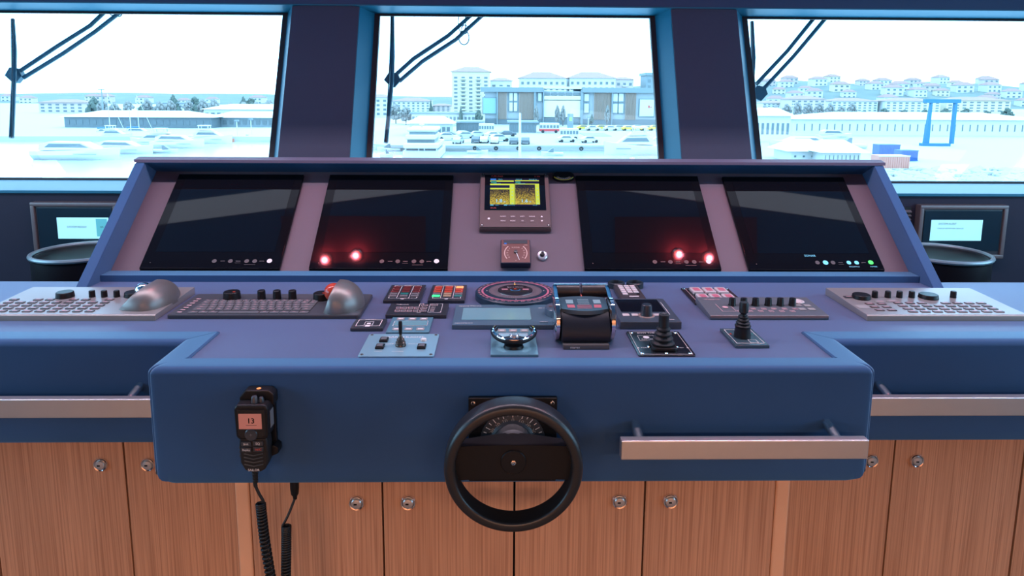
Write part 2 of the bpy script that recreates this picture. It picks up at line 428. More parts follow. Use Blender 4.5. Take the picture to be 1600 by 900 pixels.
for k, ix in enumerate((-1.6, 0, 1.6)):
    t = thing('ceiling_light_panel', 'square warm ceiling light panel %s' % ('to port', 'on the centre line', 'to starboard')[k], 'ceiling light', (ix, -2.5, ZC), group='warm ceiling panels')
    m = MB(); m.box(-.48, .48, -.28, .28, -.012, 0, .003); m.build('panel_frame', STEEL, t)
    m = MB(); m.box(-.45, .45, -.25, .25, -.016, -.012); m.build('diffuser', WARML, t)

# ================================================================== HELM CONSOLE
con = thing('helm_console', 'wide navy leather helm console with sloping instrument panel and stepped desk', 'console', (0, 2.0, 0))
CO = Vector((0, 2.0, 0))
def cpart(name, mb, m, **k):
    o = mb.build(name, m, con, **k); o.location = -CO; return o
XL, XR = -.805, .795
# desk surface in plan
m = MB()
m.poly([(-2.3, 1.68), (XL+.06, 1.68), (XL+.06, 1.50), (XR-.06, 1.50), (XR-.06, 1.68), (2.3, 1.68), (2.3, 2.16), (-2.3, 2.16)], DZ-.03, DZ)
cpart('desk_top', m, DESKM)
m = MB()
m.box(XL+.03, XR-.03, 1.49, 1.9, .70, DZ-.03); m.box(-2.28, 2.28, 1.66, 2.16, .70, DZ-.03)
cpart('desk_body', m, LEATHER)
# padded border, swept as mitred strips with a bullnose front
def strip(name, P0, P1, inn, m0, m1, zb, w, rb0=0, rb1=0, matl=LEATHER):
    P0, P1, inn = Vector(P0), Vector(P1), Vector(inn); t = (P1-P0); L = t.length; t.normalize()
    R = .017; top = DZ+.006
    base = [(.004, zb+.0), (.0, zb+.006)] + [(0, zb+.03), (0, zb+.08), (0, top-R-.05)]
    prof = [(R-R*cos(a), top-R+R*sin(a)) for a in [PI/2*i/7 for i in range(8)]]
    prof += [(w*.5, top), (w-.003, top), (w, top-.003), (w, DZ-.02), (.03, zb)]
    full = base + prof; K = len(full)
    st = sorted(set([0, L] + [rb0*(1-cos(PI/2*i/8)) for i in range(9)] + [L - rb1*(1-cos(PI/2*i/8)) for i in range(9)]))
    vs = []
    for s_ in st:
        lift = 0; push = 0
        for rb, q in ((rb0, s_), (rb1, L-s_)):
            if rb and q < rb: lift = max(lift, rb - math.sqrt(max(0, rb*rb-(rb-q)**2)))
            rc = rb*.4
            if rb and q < rc: push = max(push, rc - math.sqrt(max(0, rc*rc-(rc-q)**2)))
        for d, z in full:
            a = m0*d*(1-s_/L) + m1*d*(s_/L)
            z2 = z if z > zb+.12 else max(z, zb+lift*(1-(z-zb)/.12) + (z-zb)*1.0 if lift else z)
            if lift: z2 = max(z, zb+lift) if z < zb+.1 else z
            pq = push*.7 if d < .02 else 0; p = P0 + t*(s_+a+(pq if s_ < L/2 else -pq)) + inn*(d + pq); vs.append((p.x, p.y, z2))
    fs = []
    for i in range(len(st)-1):
        for j in range(K): fs.append((i*K+j, i*K+(j+1) % K, (i+1)*K+(j+1) % K, (i+1)*K+j))
    fs.append(tuple(range(K))[::-1]); fs.append(tuple((len(st)-1)*K+j for j in range(K)))
    mb = MB(); mb.raw(vs, fs)
    me = mb
    o = cpart(name, me, matl, angle=.7)
    bmm = bmesh.new(); bmm.from_mesh(o.data); bmesh.ops.recalc_face_normals(bmm, faces=bmm.faces[:]); bmm.to_mesh(o.data); bmm.free()
    return o
YF = 1.440
strip('front_apron', (XL, YF, 0), (XR, YF, 0), (0, 1, 0), 1, -1, .687, .063, .045, .045)
strip('side_border', (XL, YF, 0), (XL, 1.610, 0), (1, 0, 0), 1, 1, .690, .067, .045, 0)
strip('side_border', (XR, YF, 0), (XR, 1.610, 0), (-1, 0, 0), 1, 1, .690, .067, .045, 0)
strip('wing_apron', (-2.3, 1.612, 0), (XL, 1.612, 0), (0, 1, 0), 0, 1, .693, .067)
strip('wing_apron', (XR, 1.612, 0), (2.3, 1.612, 0), (0, 1, 0), -1, 0, .693, .067)
# instrument panel body
x0, x1 = -1.300, 1.318
m = MB()
q0 = pan(0, 0); q1 = pan(0, .458)
m.poly([(2.20, DZ-.02), (2.20, .97), (q0[1], q0[2]), (q1[1], q1[2]), (q1[1]+.05, q1[2]), (q1[1]+.05, .5), (2.3, .5)], x0, x1, axis='X')
cpart('instrument_panel', m, PANELM)
m = MB(); m.poly([(2.155, DZ-.02), (2.155, .9715), (2.21, .9725), (2.21, DZ-.02)], -1.300, 1.318, .0015, axis='X')
cpart('panel_lip', m, LEATHER)
# side cheeks standing proud of the panel
for (xa, xb) in ((-1.336, -1.301), (1.319, 1.354)):
    m = MB()
    a = pan(0, -.125, .080); b_ = pan(0, .416, .080)
    m.poly([(2.068, DZ-.01), (b_[1], b_[2]), (2.60, b_[2]), (2.60, .1), (2.3, .1), (2.16, DZ-.01)], xa, xb, .004, axis='X')
    cpart('side_cheek', m, LEATHER)
# hood: overhanging board along the top
m = MB(); b_ = pan(0, .416, .080)
m.poly([(q1[1], q1[2]-.01), (b_[1], b_[2]-.002), (b_[1], b_[2]+.002), (2.6, b_[2]+.002), (2.6, q1[2]-.01)], -1.300, 1.318, axis='X')
cpart('hood_underside', m, mat('hood_navy_leather', (.02, .10, .22), .5, spec=.4))
m = MB(); zz = b_[2]+.0
m.raw([(-1.338, b_[1]-.004, zz), (1.358, b_[1]-.004, zz), (1.405, 2.60, zz), (-1.378, 2.60, zz),
       (-1.338, b_[1]-.004, zz+.010), (1.358, b_[1]-.004, zz+.010), (1.405, 2.60, zz+.010), (-1.378, 2.60, zz+.010)],
      [(3, 2, 1, 0), (4, 5, 6, 7), (0, 1, 5, 4), (1, 2, 6, 5), (2, 3, 7, 6), (3, 0, 4, 7)])
cpart('hood', m, HOODM)
m = MB(); m.box(-1.30, 1.318, 2.30, 2.58, 0, .9); cpart('pedestal', m, LEATHER)
for a_, b_ in ((-2.3, -1.34), (1.36, 2.3)):
    m = MB(); m.box(a_, b_, 2.16, 2.5, 0, .62); cpart('wing_back_shelf', m, HEADER)

# ------------------------------------------------------------------ wooden cabinets under the desk
def latch(parent, x, z, y):
    m = MB(); m.lathe([(.0200, 0), (.0200, .003), (.0175, .007), (.0150, .006), (.0135, .003)], (x, y, z), 'Y', 28)
    o = m.build('latch', CHROME, parent)
    m = MB(); m.lathe([(.0132, .0), (.0132, .007), (.0115, .009), (.006, .0098), (.0001, .0100)], (x, y, z), 'Y', 24); m.build('push_button', STEEL, o)
    m = MB(); m.box(x-.006, x+.002, y-.0108, y-.0094, z-.002, z+.002, .0005); m.build('thumb_slot', BLACKPL, o)
def cabinet(label, x0, x1, yf, yb, ztop, joint, lz, ends=(0, 0), latches=True):
    t = thing('wooden_cabinet', label, 'cabinet', ((x0+x1)/2, yf, 0)); cx = (x0+x1)/2
    m = MB(); m.box(x0-cx+.002, x1-cx-.002, .02, yb-yf, .08, ztop); m.build('carcass', DARKGAP, t)
    m = MB(); m.box(x0-cx+.002, x1-cx-.002, .06, yb-yf, 0, .08); m.build('toe_kick', BLACKPL, t)
    for a, b_, s_ in ((x0, joint, 1), (joint, x1, -1)):
        if b_-a < .02: continue
        m = MB(); m.box(a-cx+.0022, b_-cx-.0022, 0, .02, .085, ztop, .0012); d = m.build('door', WOODM, t)
        if latches:
            lx = joint - s_*.064 - cx
            latch(d, lx, lz, 0)
    for e, s_ in ((ends[0], -1), (ends[1], 1)):
        if e:
            xe = (x0 if s_ < 0 else x1)-cx; a, b_ = sorted((xe, xe+s_*.036))
            m = MB(); m.box(a, b_, -.001, yb-yf, .0, ztop, .006, seg=3); m.build('end_panel', WOODP, t)
    return t
cabinet('two-door wooden cabinet under the desk, left of the wheel', -.656, 0, 1.60, 1.95, .685, -.328, .54, (1, 0))
cabinet('two-door wooden cabinet under the desk, right of the wheel', .0005, .656, 1.60, 1.95, .685, .327, .541, (0, 1))
cabinet('two-door wooden cabinet set back under the left wing of the desk', -1.43, -.694, 1.787, 2.1, .685, -1.062, .539)
cabinet('two-door wooden cabinet set back under the right wing of the desk', .694, 1.43, 1.787, 2.1, .685, 1.063, .542)
cabinet('two-door wooden cabinet at the far left end under the desk', -2.17, -1.432, 1.787, 2.1, .685, -1.80, .539)
cabinet('two-door wooden cabinet at the far right end under the desk', 1.432, 2.17, 1.787, 2.1, .685, 1.80, .542)

# ------------------------------------------------------------------ grab rails
def rail(label, x0, x1, yf, z0, z1, posts, ywall):
    t = thing('grab_rail', label, 'handrail', ((x0+x1)/2, yf, z0)); cx = (x0+x1)/2
    m = MB(); m.box(x0-cx, x1-cx, 0, .022, 0, z1-z0, .0025, seg=3); m.build('rail_bar', STEEL, t)
    for p in posts:
        m = MB(); m.tube([(p-cx, .012, (z1-z0)*.62), (p-cx, ywall-yf+.002, (z1-z0)*.98)], .0105, 24); m.build('standoff', mat('satin_steel_post', (.85, .83, .82), .22, metal=1), t)
rail('short brushed steel grab rail on the desk front, right of the wheel', .218, .744, 1.360, .785, .828, (.262, .690), YF)
rail('long brushed steel grab rail along the left wing', -2.2, -.84, 1.535, .796, .842, (-2.0, -1.42, -.91), 1.612)
rail('long brushed steel grab rail along the right wing', .83, 2.2, 1.535, .796, .842, (.90, 1.42, 2.0), 1.612)

# ------------------------------------------------------------------ steering wheel
t = thing('steering_wheel', 'black round steering wheel on a square scale plate at the desk front', 'steering wheel', (-.009, YF, .795))
m = MB(); m.box(-.097, .097, -.014, .0, -.097, .099, .003); m.build('base_plate', BLACKPL, t)
for x in (-.086, .086):
    for z in (-.086, .088):
        m = MB(); m.cyl((x, -.014, z), .005, .003, 'Y', 12, .001); m.cyl((x, -.0172, z), .002, .0006, 'Y', 6, mi=1); m.build('screw', [CHROME, BLK], t)
m = MB(); m.lathe([(.071, .014), (.071, .018), (.050, .019), (.040, .034), (.036, .05)], n=48, axis='Y'); m.build('scale_dial', DKGREY, t)
m = MB()
for k in range(-8, 9):
    a = k*5.0/40*math.radians(80); L = .010 if k % 2 == 0 else .006
    c_, s_ = cos(PI/2-a), sin(PI/2-a)
    r0, r1, w = .0665-L, .0675, .0008
    pts = [(r0*c_-w*s_, r0*s_+w*c_), (r1*c_-w*s_, r1*s_+w*c_), (r1*c_+w*s_, r1*s_-w*c_), (r0*c_+w*s_, r0*s_-w*c_)]
    m.raw([(p[0], -.0192, p[1]) for p in pts], [(3, 2, 1, 0)])
m.build('scale_ticks', INK, t)
m = MB()
for k in range(-4, 5):
    a = k*math.radians(20.0); s0 = abs(k)*10
    mm = MB(); mm.text(str(s0), 0, 0, 0, .0130, 'XZ'); mm.text(str(s0), .0003, 0, 0, .0130, 'XZ')
    M_ = Matrix.Translation((.0505*sin(a), -.0205, .0505*cos(a))) @ Matrix.Rotation(a, 4, 'Y')
    m.raw([tuple(M_ @ Vector(v)) for v in mm.v], mm.f)
m.build('scale_numbers', INK, t)
m = MB(); m.lathe([(.047, .020), (.042, .036), (.030, .048), (.026, .062), (.024, .095)], n=48, axis='Y'); m.build('column_boss', BLACKPL, t)
# cross bar (thicker in the middle, seen from above as a wedge)
m = MB(); N = 16; vs = []; fs = []
for i in range(N+1):
    u = -1+2*i/N; x = u*.126; zt_ = .036 - .003*u*u; zb_ = -.038 + .004*(1-u*u) - .004
    yb_ = -.084 - .0; yk = -.084 + .012 + .032*(1-abs(u))
    vs += [(x, -.102, zb_), (x, -.102, zt_), (x, yk-.0, zt_-.002), (x, yk, zb_+.002)]
for i in range(N):
    for j in range(4): fs.append((i*4+j, i*4+(j+1) % 4, (i+1)*4+(j+1) % 4, (i+1)*4+j))
fs += [(3, 2, 1, 0), tuple(N*4+j for j in range(4))]
m.raw(vs, fs); o = m.build('cross_bar', BLACKPL, t, angle=.4)
bmm = bmesh.new(); bmm.from_mesh(o.data); bmesh.ops.recalc_face_normals(bmm, faces=bmm.faces[:]); bmm.to_mesh(o.data); bmm.free()
m = MB(); m.lathe([(.0265, .1015), (.0265, .104), (.025, .1055), (.0001, .106)], n=40, axis='Y'); cc = m.build('centre_cap', BLACKPL, t)
m = MB(); m.lathe([(.0055, .1055), (.0055, .1075), (.004, .108), (.0025, .1065)], n=6, axis='Y'); m.build('centre_bolt', CHROME, t)
m = MB(); pr = []
Ro, Ri, D0, D1, rr = .1425, .1195, .076, .130, .009
def arcp(cx_, cy_, r, a, b_, k=5): return [(cx_+r*cos(a+(b_-a)*i/k), cy_+r*sin(a+(b_-a)*i/k)) for i in range(k+1)]
pr = arcp(Ro-rr, D0+rr, rr, -PI/2, 0) + arcp(Ro-.012, D1-.012, .012, 0, PI/2) + arcp(Ri+.006, D1-.006, .006, PI/2, PI) + arcp(Ri+rr, D0+rr, rr, PI, 3*PI/2)
n_ = 96; vs = []; fs = []; K = len(pr)
for i in range(n_):
    a = 2*PI*i/n_
    for r, h in pr: vs.append((r*cos(a), -h, r*sin(a)*.985 - .005))
for i in range(n_):
    for j in range(K): fs.append((i*K+j, i*K+(j+1) % K, ((i+1) % n_)*K+(j+1) % K, ((i+1) % n_)*K+j))
m.raw(vs, fs); o = m.build('rim', mat('black_rim_plastic', (.014, .014, .016), .36, spec=.6), t)
bmm = bmesh.new(); bmm.from_mesh(o.data); bmesh.ops.recalc_face_normals(bmm, faces=bmm.faces[:]); bmm.to_mesh(o.data); bmm.free()

# ================================================================== INSTRUMENTS ON THE SLOPING PANEL
PR = (PH, 0, 0)
def ptext(parent, name, items, matl, z):
    """items: (text, x, y, size[, align]) -> one lettering part"""
    m = MB()
    for it in items: m.text(it[0], it[1], it[2], z, it[3], align=it[4] if len(it) > 4 else 'CENTER')
    o = m.build(name, matl, parent); o['kind'] = 'stuff'; del o['kind']; return o
ICON = mat('dim_touch_icon', (.07, .06, .065), .5)
ICONRED = mat('dim_red_touch_icon', (.11, .05, .05), .5)
ICONLIT = mat('lit_cyan_icon', (.1, .4, .5), .5, emit=(.18, .62, .95), estr=.8)
ICONGRN = mat('lit_green_icon', (.05, .6, .1), .4, emit=(.04, .9, .12), estr=.9)
def monitor(label, x0, t0, W, L, style):
    t = thing('glass_monitor', label, 'monitor', pan(x0, t0), PR, 'touch control monitors on the instrument panel')
    m = MB(); m.box(0, W, 0, L, 0, .010, .002); m.build('housing', BEZEL, t)
    m = MB(); m.box(.001, W-.001, .001, L-.001, .0102, .0125, .0008); m.build('front_glass', BEZEL, t)
    m = MB(); m.box(.032, W-.030, .068, L-.028, .0126, .0130); m.build('screen', GLOSSBLK, t)
    m = MB(); Z = .0131
    def icon(cx, cy, r, mb, kind):
        mb.lathe([(r*.82, Z), (r, Z+.0001), (r, Z+.0002)], (cx, cy, 0), n=20) if kind != 'dash' else mb.box(cx-r, cx+r, cy-.0012, cy+.0012, Z, Z+.0002)
    lit = MB(); y = .030
    P = MB()
    spec = [(.235, 'ring'), (.262, 'dash'), (.287, 'ring'), (.312, 'dash'), (.340, 'ring'), (.366, 'ring'), (.389, 'dash')]
    for sx, kd in spec:
        tgt = lit if (style == 'on' and sx in (.262, .340, .366)) else m
        if style == 'on' and sx == .262: icon(sx, y, .009, tgt, 'ring'); tgt.box(sx-.009, sx+.009, y-.002, y+.002, Z, Z+.0002)
        else:
            icon(sx, y, .0075, tgt, kd)
            if kd == 'ring': tgt.box(sx-.0035, sx+.0035, y-.0007, y+.0007, Z, Z+.0002)
    m.box(.335, .371, .015, .0165, Z, Z+.0002); m.box(.303, .321, .022, .0232, Z, Z+.0002)
    m.box(.028, .031, .022, .025, Z, Z+.0002)
    m.build('touch_icons', ICON if style != 'red' else ICONRED, t)
    if style == 'on':
        lit.text('BRILLIANCE', .353, .0135, Z, .0065); lit.text('POWER', .418, .0135, Z, .0065); lit.text('SONAR', .218, .058, Z+.0004, .0115)
        lit.build('lit_touch_icons', ICONLIT, t)
        g = MB(); g.cyl((.414, .031, Z), .0085, .0005, n=24); tag(g.build('power_button', ICONGRN, t), 'glowing green power button')
    else:
        g = MB(); g.lathe([(.0045, Z), (.0085, Z+.0001), (.0085, Z+.0004), (.0045, Z+.0004)], (.414, .031, 0), n=24); g.box(.413, .415, .027, .035, Z, Z+.0003)
        g.build('power_button', INK, t)
    return t
monitor('large black glass monitor at the left end of the sloping panel', -1.206, 0, .452, .424, 'off')
monitor('large black glass monitor between the far left one and the lit sonar display', -.660, 0, .452, .424, 'red')
monitor('large black glass monitor right of the small round gauge', .240, 0, .452, .424, 'red')
monitor('large black glass monitor with green power button and cyan icons lit', .782, -.002, .452, .424, 'on')

# --- echo sounder
t = thing('echo_sounder_display', 'brown framed echo sounder with glowing yellow sonar picture reading 1.8 and 1.6', 'display', pan(-.110, .164), PR)
W, L = .250, .258
m = MB(); m.box(0, W, 0, L, 0, .022, .006, seg=3); m.build('housing', BROWNM, t)
m = MB(); m.box(.003, W-.003, .003, L-.003, .022, .026, .0035, seg=2); m.build('front_frame', BROWNM, t)
m = MB(); m.box(.018, W-.016, .078, L-.010, .0262, .0272, .0004); m.build('glass', GLOSSBLK, t)
for x, y in ((.011, .011), (W-.011, .011), (.011, L-.008), (W-.011, L-.008)):
    m = MB(); m.cyl((x, y, .0262), .005, .001, n=14, mi=0); m.cyl((x, y, .0272), .0028, .0006, n=6, mi=1); m.build('screw', [BLK, STEEL], t)
# glowing screen, a procedural echogram
em = bpy.data.materials.new('echogram_screen'); em.use_nodes = True
n = em.node_tree.nodes; l = em.node_tree.links; b_ = n['Principled BSDF']
tcn = n.new('ShaderNodeTexCoord'); ns = n.new('ShaderNodeTexNoise'); ns.inputs['Scale'].default_value = 620; ns.inputs['Detail'].default_value = 1
sx = n.new('ShaderNodeSeparateXYZ'); mr = n.new('ShaderNodeMapRange'); ad = n.new('ShaderNodeMath'); ad.operation = 'ADD'
mr.inputs['From Min'].default_value = .105; mr.inputs['From Max'].default_value = .190; mr.inputs['To Min'].default_value = .30; mr.inputs['To Max'].default_value = -.14
r_ = n.new('ShaderNodeValToRGB'); r_.color_ramp.interpolation = 'CONSTANT'
for p_, c_ in ((0, (.004, .004, .02)), (.50, (.10, .06, .01)), (.58, (.55, .38, .03)), (.70, (.80, .62, .06))):
    e = r_.color_ramp.elements.new(p_) if p_ else r_.color_ramp.elements[0]; e.position = p_; e.color = (*c_, 1)
r_.color_ramp.elements.remove(r_.color_ramp.elements[-1])
l.new(tcn.outputs['Object'], ns.inputs['Vector']); l.new(tcn.outputs['Object'], sx.inputs[0]); l.new(sx.outputs['Y'], mr.inputs['Value'])
ct = n.new('ShaderNodeMapRange'); ct.inputs['From Min'].default_value = .36; ct.inputs['From Max'].default_value = .64; ct.inputs['To Min'].default_value = .12; ct.inputs['To Max'].default_value = .68
l.new(ns.outputs['Fac'], ct.inputs['Value']); l.new(ct.outputs[0], ad.inputs[0]); l.new(mr.outputs[0], ad.inputs[1]); l.new(ad.outputs[0], r_.inputs['Fac'])
l.new(r_.outputs[0], b_.inputs['Emission Color']); b_.inputs['Emission Strength'].default_value = 1.0; b_.inputs['Base Color'].default_value = (.01, .01, .01, 1); b_.inputs['Roughness'].default_value = .1
SCRY = mat('screen_yellow', (.02, .02, .01), .2, emit=(.62, .72, .06), estr=1)
SCRB = mat('screen_navy', (.005, .005, .02), .2, emit=(.006, .006, .030), estr=1)
SCRC = mat('screen_cyan', (.01, .02, .03), .2, emit=(.12, .60, .85), estr=1)
SCRBL = mat('screen_blue', (.01, .01, .03), .2, emit=(.03, .22, .85), estr=1)
SCRG = mat('screen_teal', (.01, .02, .02), .2, emit=(.02, .22, .20), estr=1)
SCRLB = mat('screen_light_blue', (.01, .02, .03), .2, emit=(.30, .68, .95), estr=1)
FZ = .0273
s = thing('screen', None, None) if False else None
m = MB(); m.box(.036, .214, .098, .228, FZ, FZ+.0004, mi=0)
scr = m.build('screen', [SCRB], t)
Z = FZ+.0005
m = MB(); m.box(.037, .106, .104, .178, Z, Z+.0002); m.box(.127, .197, .104, .198, Z, Z+.0002); m.build('echogram', em, scr)
m = MB()
m.box(.037, .122, .213, .219, Z, Z+.0002); m.box(.037, .122, .196, .203, Z, Z+.0002); m.box(.037, .108, .175, .182, Z+.0001, Z+.0004)
m.box(.107, .123, .104, .200, Z, Z+.0002); m.box(.124, .213, .200, .2035, Z, Z+.0002); m.box(.124, .1265, .104, .2, Z, Z+.0002); m.box(.198, .213, .104, .2, Z, Z+.0002)
m.box(.126, .213, .2165, .220, Z, Z+.0002); m.box(.108, .122, .196, .1985, Z, Z+.0002)
m.build('scale_bars', SCRY, scr)
m = MB(); m.box(.040, .060, .206, .217, Z+.0002, Z+.0004); m.box(.128, .146, .206, .215, Z+.0002, Z+.0004); m.build('status_fields', SCRG, scr)
m = MB(); m.box(.038, .058, .2215, .2275, Z, Z+.0002); m.build('title_field', SCRBL, scr)
m = MB(); m.text('50kHz', .074, .2245, Z, .006); m.text('GAIN 58', .140, .2245, Z, .006); m.text('RANGE 5m', .192, .2245, Z, .006)
m.text('GAIN 50%', .062, .2035, Z+.0006, .006); m.text('GAIN 42%', .15, .2035, Z+.0006, .006)
m.box(.038, .050, .099, .1025, Z, Z+.0002); m.box(.086, .098, .099, .1025, Z, Z+.0002); m.text('MENU', .062, .1005, Z, .0045); m.text('NAV MODE', .113, .1005, Z, .0045); m.text('SPD 0.0', .195, .1005, Z, .0045)
for y in (.108, .128, .146, .162, .180): m.box(.114, .118, y, y+.002, Z+.0003, Z+.0004); m.box(.204, .208, y, y+.002, Z+.0003, Z+.0004)
m.build('screen_text', SCRC, scr)
m = MB(); m.text('1.8', .068, .1195, Z+.0006, .021); m.text('m', .089, .1165, Z+.0006, .010); m.text('1.6', .158, .1195, Z+.0006, .021); m.text('m', .179, .1165, Z+.0006, .010)
for dx, dy in ((.0005, 0), (0, .0005)):
    m.text('1.8', .068+dx, .1195+dy, Z+.0006, .021); m.text('1.6', .158+dx, .1195+dy, Z+.0006, .021)
m.build('depth_reading', SCRLB, scr)
ptext(t, 'maker_lettering', [('FURUNO', .062, .240, .0105), ('FE-800', .208, .240, .0075), ('DUAL', .050, .0875, .008)], INKR, FZ+.0002)
btn = ['ALARM', 'GAIN', 'SHIFT', 'RANGE', 'UP', 'MENU', 'MODE', 'TX', 'DIM', 'DOWN']
for r in range(2):
    for c in range(5):
        x, y = .083+c*.0335, .050-r*.020
        m = MB(); m.box(x-.010, x+.010, y-.0075, y+.0075, .026, .0266, .0003, mi=0)
        if c == 4: m.raw([(x-.004, y-.003*(1-2*r), .0268), (x+.004, y-.003*(1-2*r), .0268), (x, y+.004*(1-2*r), .0268)], [(0, 1, 2) if r == 0 else (0, 2, 1)], mi=1)
        else: m.text(btn[r*5+c], x, y, .0268, .0062, mi=1)
        m.build('button', [BROWNM, INK], t)
m = MB(); m.lathe([(.0028, .0262), (.0042, .0264), (.0042, .0268), (.0028, .0268)], (.034, .040, 0), n=16); m.build('brightness_mark', INK, t)

# --- rate of turn gauge
t = thing('needle_gauge', 'small square brown gauge with a white needle below the echo sounder', 'gauge', pan(-.035, .012), PR)
m = MB(); m.box(0, .099, 0, .099, 0, .028, .003); m.build('housing', mat('navy_gauge_case', (.01, .015, .035), .4), t)
m = MB(); m.box(.003, .096, .003, .096, .028, .0292, .0006); f_ = m.build('face', mat('brown_red_dial', (.15, .045, .038), .35), t)
m = MB(); m.box(.010, .089, .080, .094, .0293, .0303, .0003); m.build('upper_window', DKGREY2, t)
m = MB(); m.box(.012, .020, .078, .082, .0304, .0308); m.build('blue_mark', SCRBL, t)
m = MB(); cx, cy = .050, .045
for k in range(24):
    for s_ in (-1, 1):
        a0, a1 = math.radians(-38+k*3.6), math.radians(-38+(k+1)*3.6); r0, r1 = .0355, .0385
        p = [(cx+s_*r*cos(a), cy-.004+r*sin(a)) for r, a in ((r0, a0), (r1, a0), (r1, a1), (r0, a1))]
        if s_ < 0: p = p[::-1]
        m.raw([(q[0], q[1], .0294) for q in p], [(0, 1, 2, 3)])
for k in range(5):
    for s_ in (-1, 1):
        a = math.radians(-38+k*20); m.text(str((4-k)*10 or 0), cx+s_*.0285*cos(a), cy-.004+.0285*sin(a), .0294, .0065)
m.text('RUDDER', cx, .064, .0294, .0068); m.text('PORT', .014, .074, .0294, .005); m.text('STBD', .084, .074, .0294, .005); m.text('0', cx, .010, .0294, .006)
m.build('dial_markings', mat('cream_dial_legend', (.62, .42, .36), .5), t)
m = MB(); a = math.radians(-72); dx, dy = cos(a), sin(a); w = .0012
m.raw([(cx-dy*w-dx*.004, cy+dx*w-dy*.004, .0335), (cx+dy*w-dx*.004, cy-dx*w-dy*.004, .0335), (cx+dy*.0007+dx*.036, cy-dx*.0007+dy*.036, .0335), (cx-dy*.0007+dx*.036, cy+dx*.0007+dy*.036, .0335)], [(0, 1, 2, 3)])
m.raw([(v[0], v[1], .0325) for v in m.v], [(3, 2, 1, 0)]); nd = m.build('needle', mat('needle_white', (.85, .85, .85), .4), t)
m = MB(); m.cyl((cx, cy, .0294), .006, .006, n=20, bev=.001); m.build('needle_hub', DKGREY, t)

# --- key switch
t = thing('key_switch', 'small round key switch with pale ring right of the needle gauge', 'switch', pan(.104, .060), PR)
m = MB(); m.lathe([(.0175, 0), (.0175, .008), (.015, .011), (.0125, .0105)], n=32); m.build('bezel_ring', mat('pale_metal_ring', (.75, .75, .78), .25, metal=.6), t)
m = MB(); m.cyl((0, 0, .004), .0125, .0055, n=28); m.build('red_ring', mat('copper_ring', (.45, .10, .08), .3, metal=.5), t)
m = MB(); m.cyl((0, 0, .0095), .009, .001, n=20, mi=0); m.box(-.0045, .0045, -.0075, .0075, .0105, .020, .001, mi=0); m.build('toggle', BLACKPL, t)

# --- inclinometer at the hood
t = thing('inclinometer', 'black round inclinometer with white ticks and yellow arc under the hood', 'inclinometer', pan(.196, .425), PR)
R = .040
m = MB(); m.lathe([(R, 0), (R, .010), (R-.002, .012), (.0001, .012)], n=48, sy=.62); m.build('body', BLACKPL, t)
m = MB()
def arcstrip(mb, r0, r1, a0, a1, z, k=24, sy=.62, cy=0.0):
    for i in range(k):
        u, v = a0+(a1-a0)*i/k, a0+(a1-a0)*(i+1)/k
        mb.raw([(r0*cos(u), cy+r0*sin(u)*sy, z), (r1*cos(u), cy+r1*sin(u)*sy, z), (r1*cos(v), cy+r1*sin(v)*sy, z), (r0*cos(v), cy+r0*sin(v)*sy, z)], [(0, 1, 2, 3)])
arcstrip(m, .0355, .0385, math.radians(200), math.radians(340), .0122); m.build('yellow_arc', mat('yellow_arc_paint', (.80, .70, .04), .5, emit=(.8, .7, .05), estr=.05), t)
m = MB(); arcstrip(m, .031, .0318, math.radians(205), math.radians(335), .0122)
for k in range(9):
    a = math.radians(212+k*14.5); arcstrip(m, .022, .028, a-.05, a+.05, .0122, 1)
m.build('tick_marks', INK, t)
m = MB(); arcstrip(m, .0325, .0345, math.radians(215), math.radians(325), .0122); m.build('red_arc', INKR, t)

# ================================================================== DEVICES ON THE DESK
def dev(name, label, cat, x, y, group=None, rot=0): return thing(name, label, cat, (x, y, DZ), (0, 0, rot), group)
def knob(parent, x, y, z, r, h, name='knob', m_=None, ribs=False, mark=False, taper=.93):
    m = MB()
    if ribs:
        n = 36; prof = [(1.12, 0), (1.12, .12), (1.0, .22), (taper, .93), (taper*.9, 1)]
        vs = []; fs = []
        for j, (q, hh) in enumerate(prof):
            for i in range(n):
                a = 2*PI*i/n; rr = r*q*(1-.06*(i % 3 == 0)*(0 < j < 4)); vs.append((x+rr*cos(a), y+rr*sin(a), z+hh*h))
        for j in range(len(prof)-1):
            for i in range(n): fs.append((j*n+i, j*n+(i+1) % n, (j+1)*n+(i+1) % n, (j+1)*n+i))
        fs.append(tuple((len(prof)-1)*n+i for i in range(n))); m.raw(vs, fs)
    else: m.lathe([(r, 0), (r, h*.06), (r*taper, h-.0015), (r*taper-.0015, h), (.0001, h)], (x, y, z), n=36)
    o = m.build(name, m_ or BLACKPL, parent)
    if mark:
        m = MB(); m.cyl((x+r*.35, y-r*.25, z+h), r*.16, .0006, n=12); m.build('finger_dimple', REDBALL, o)
    return o

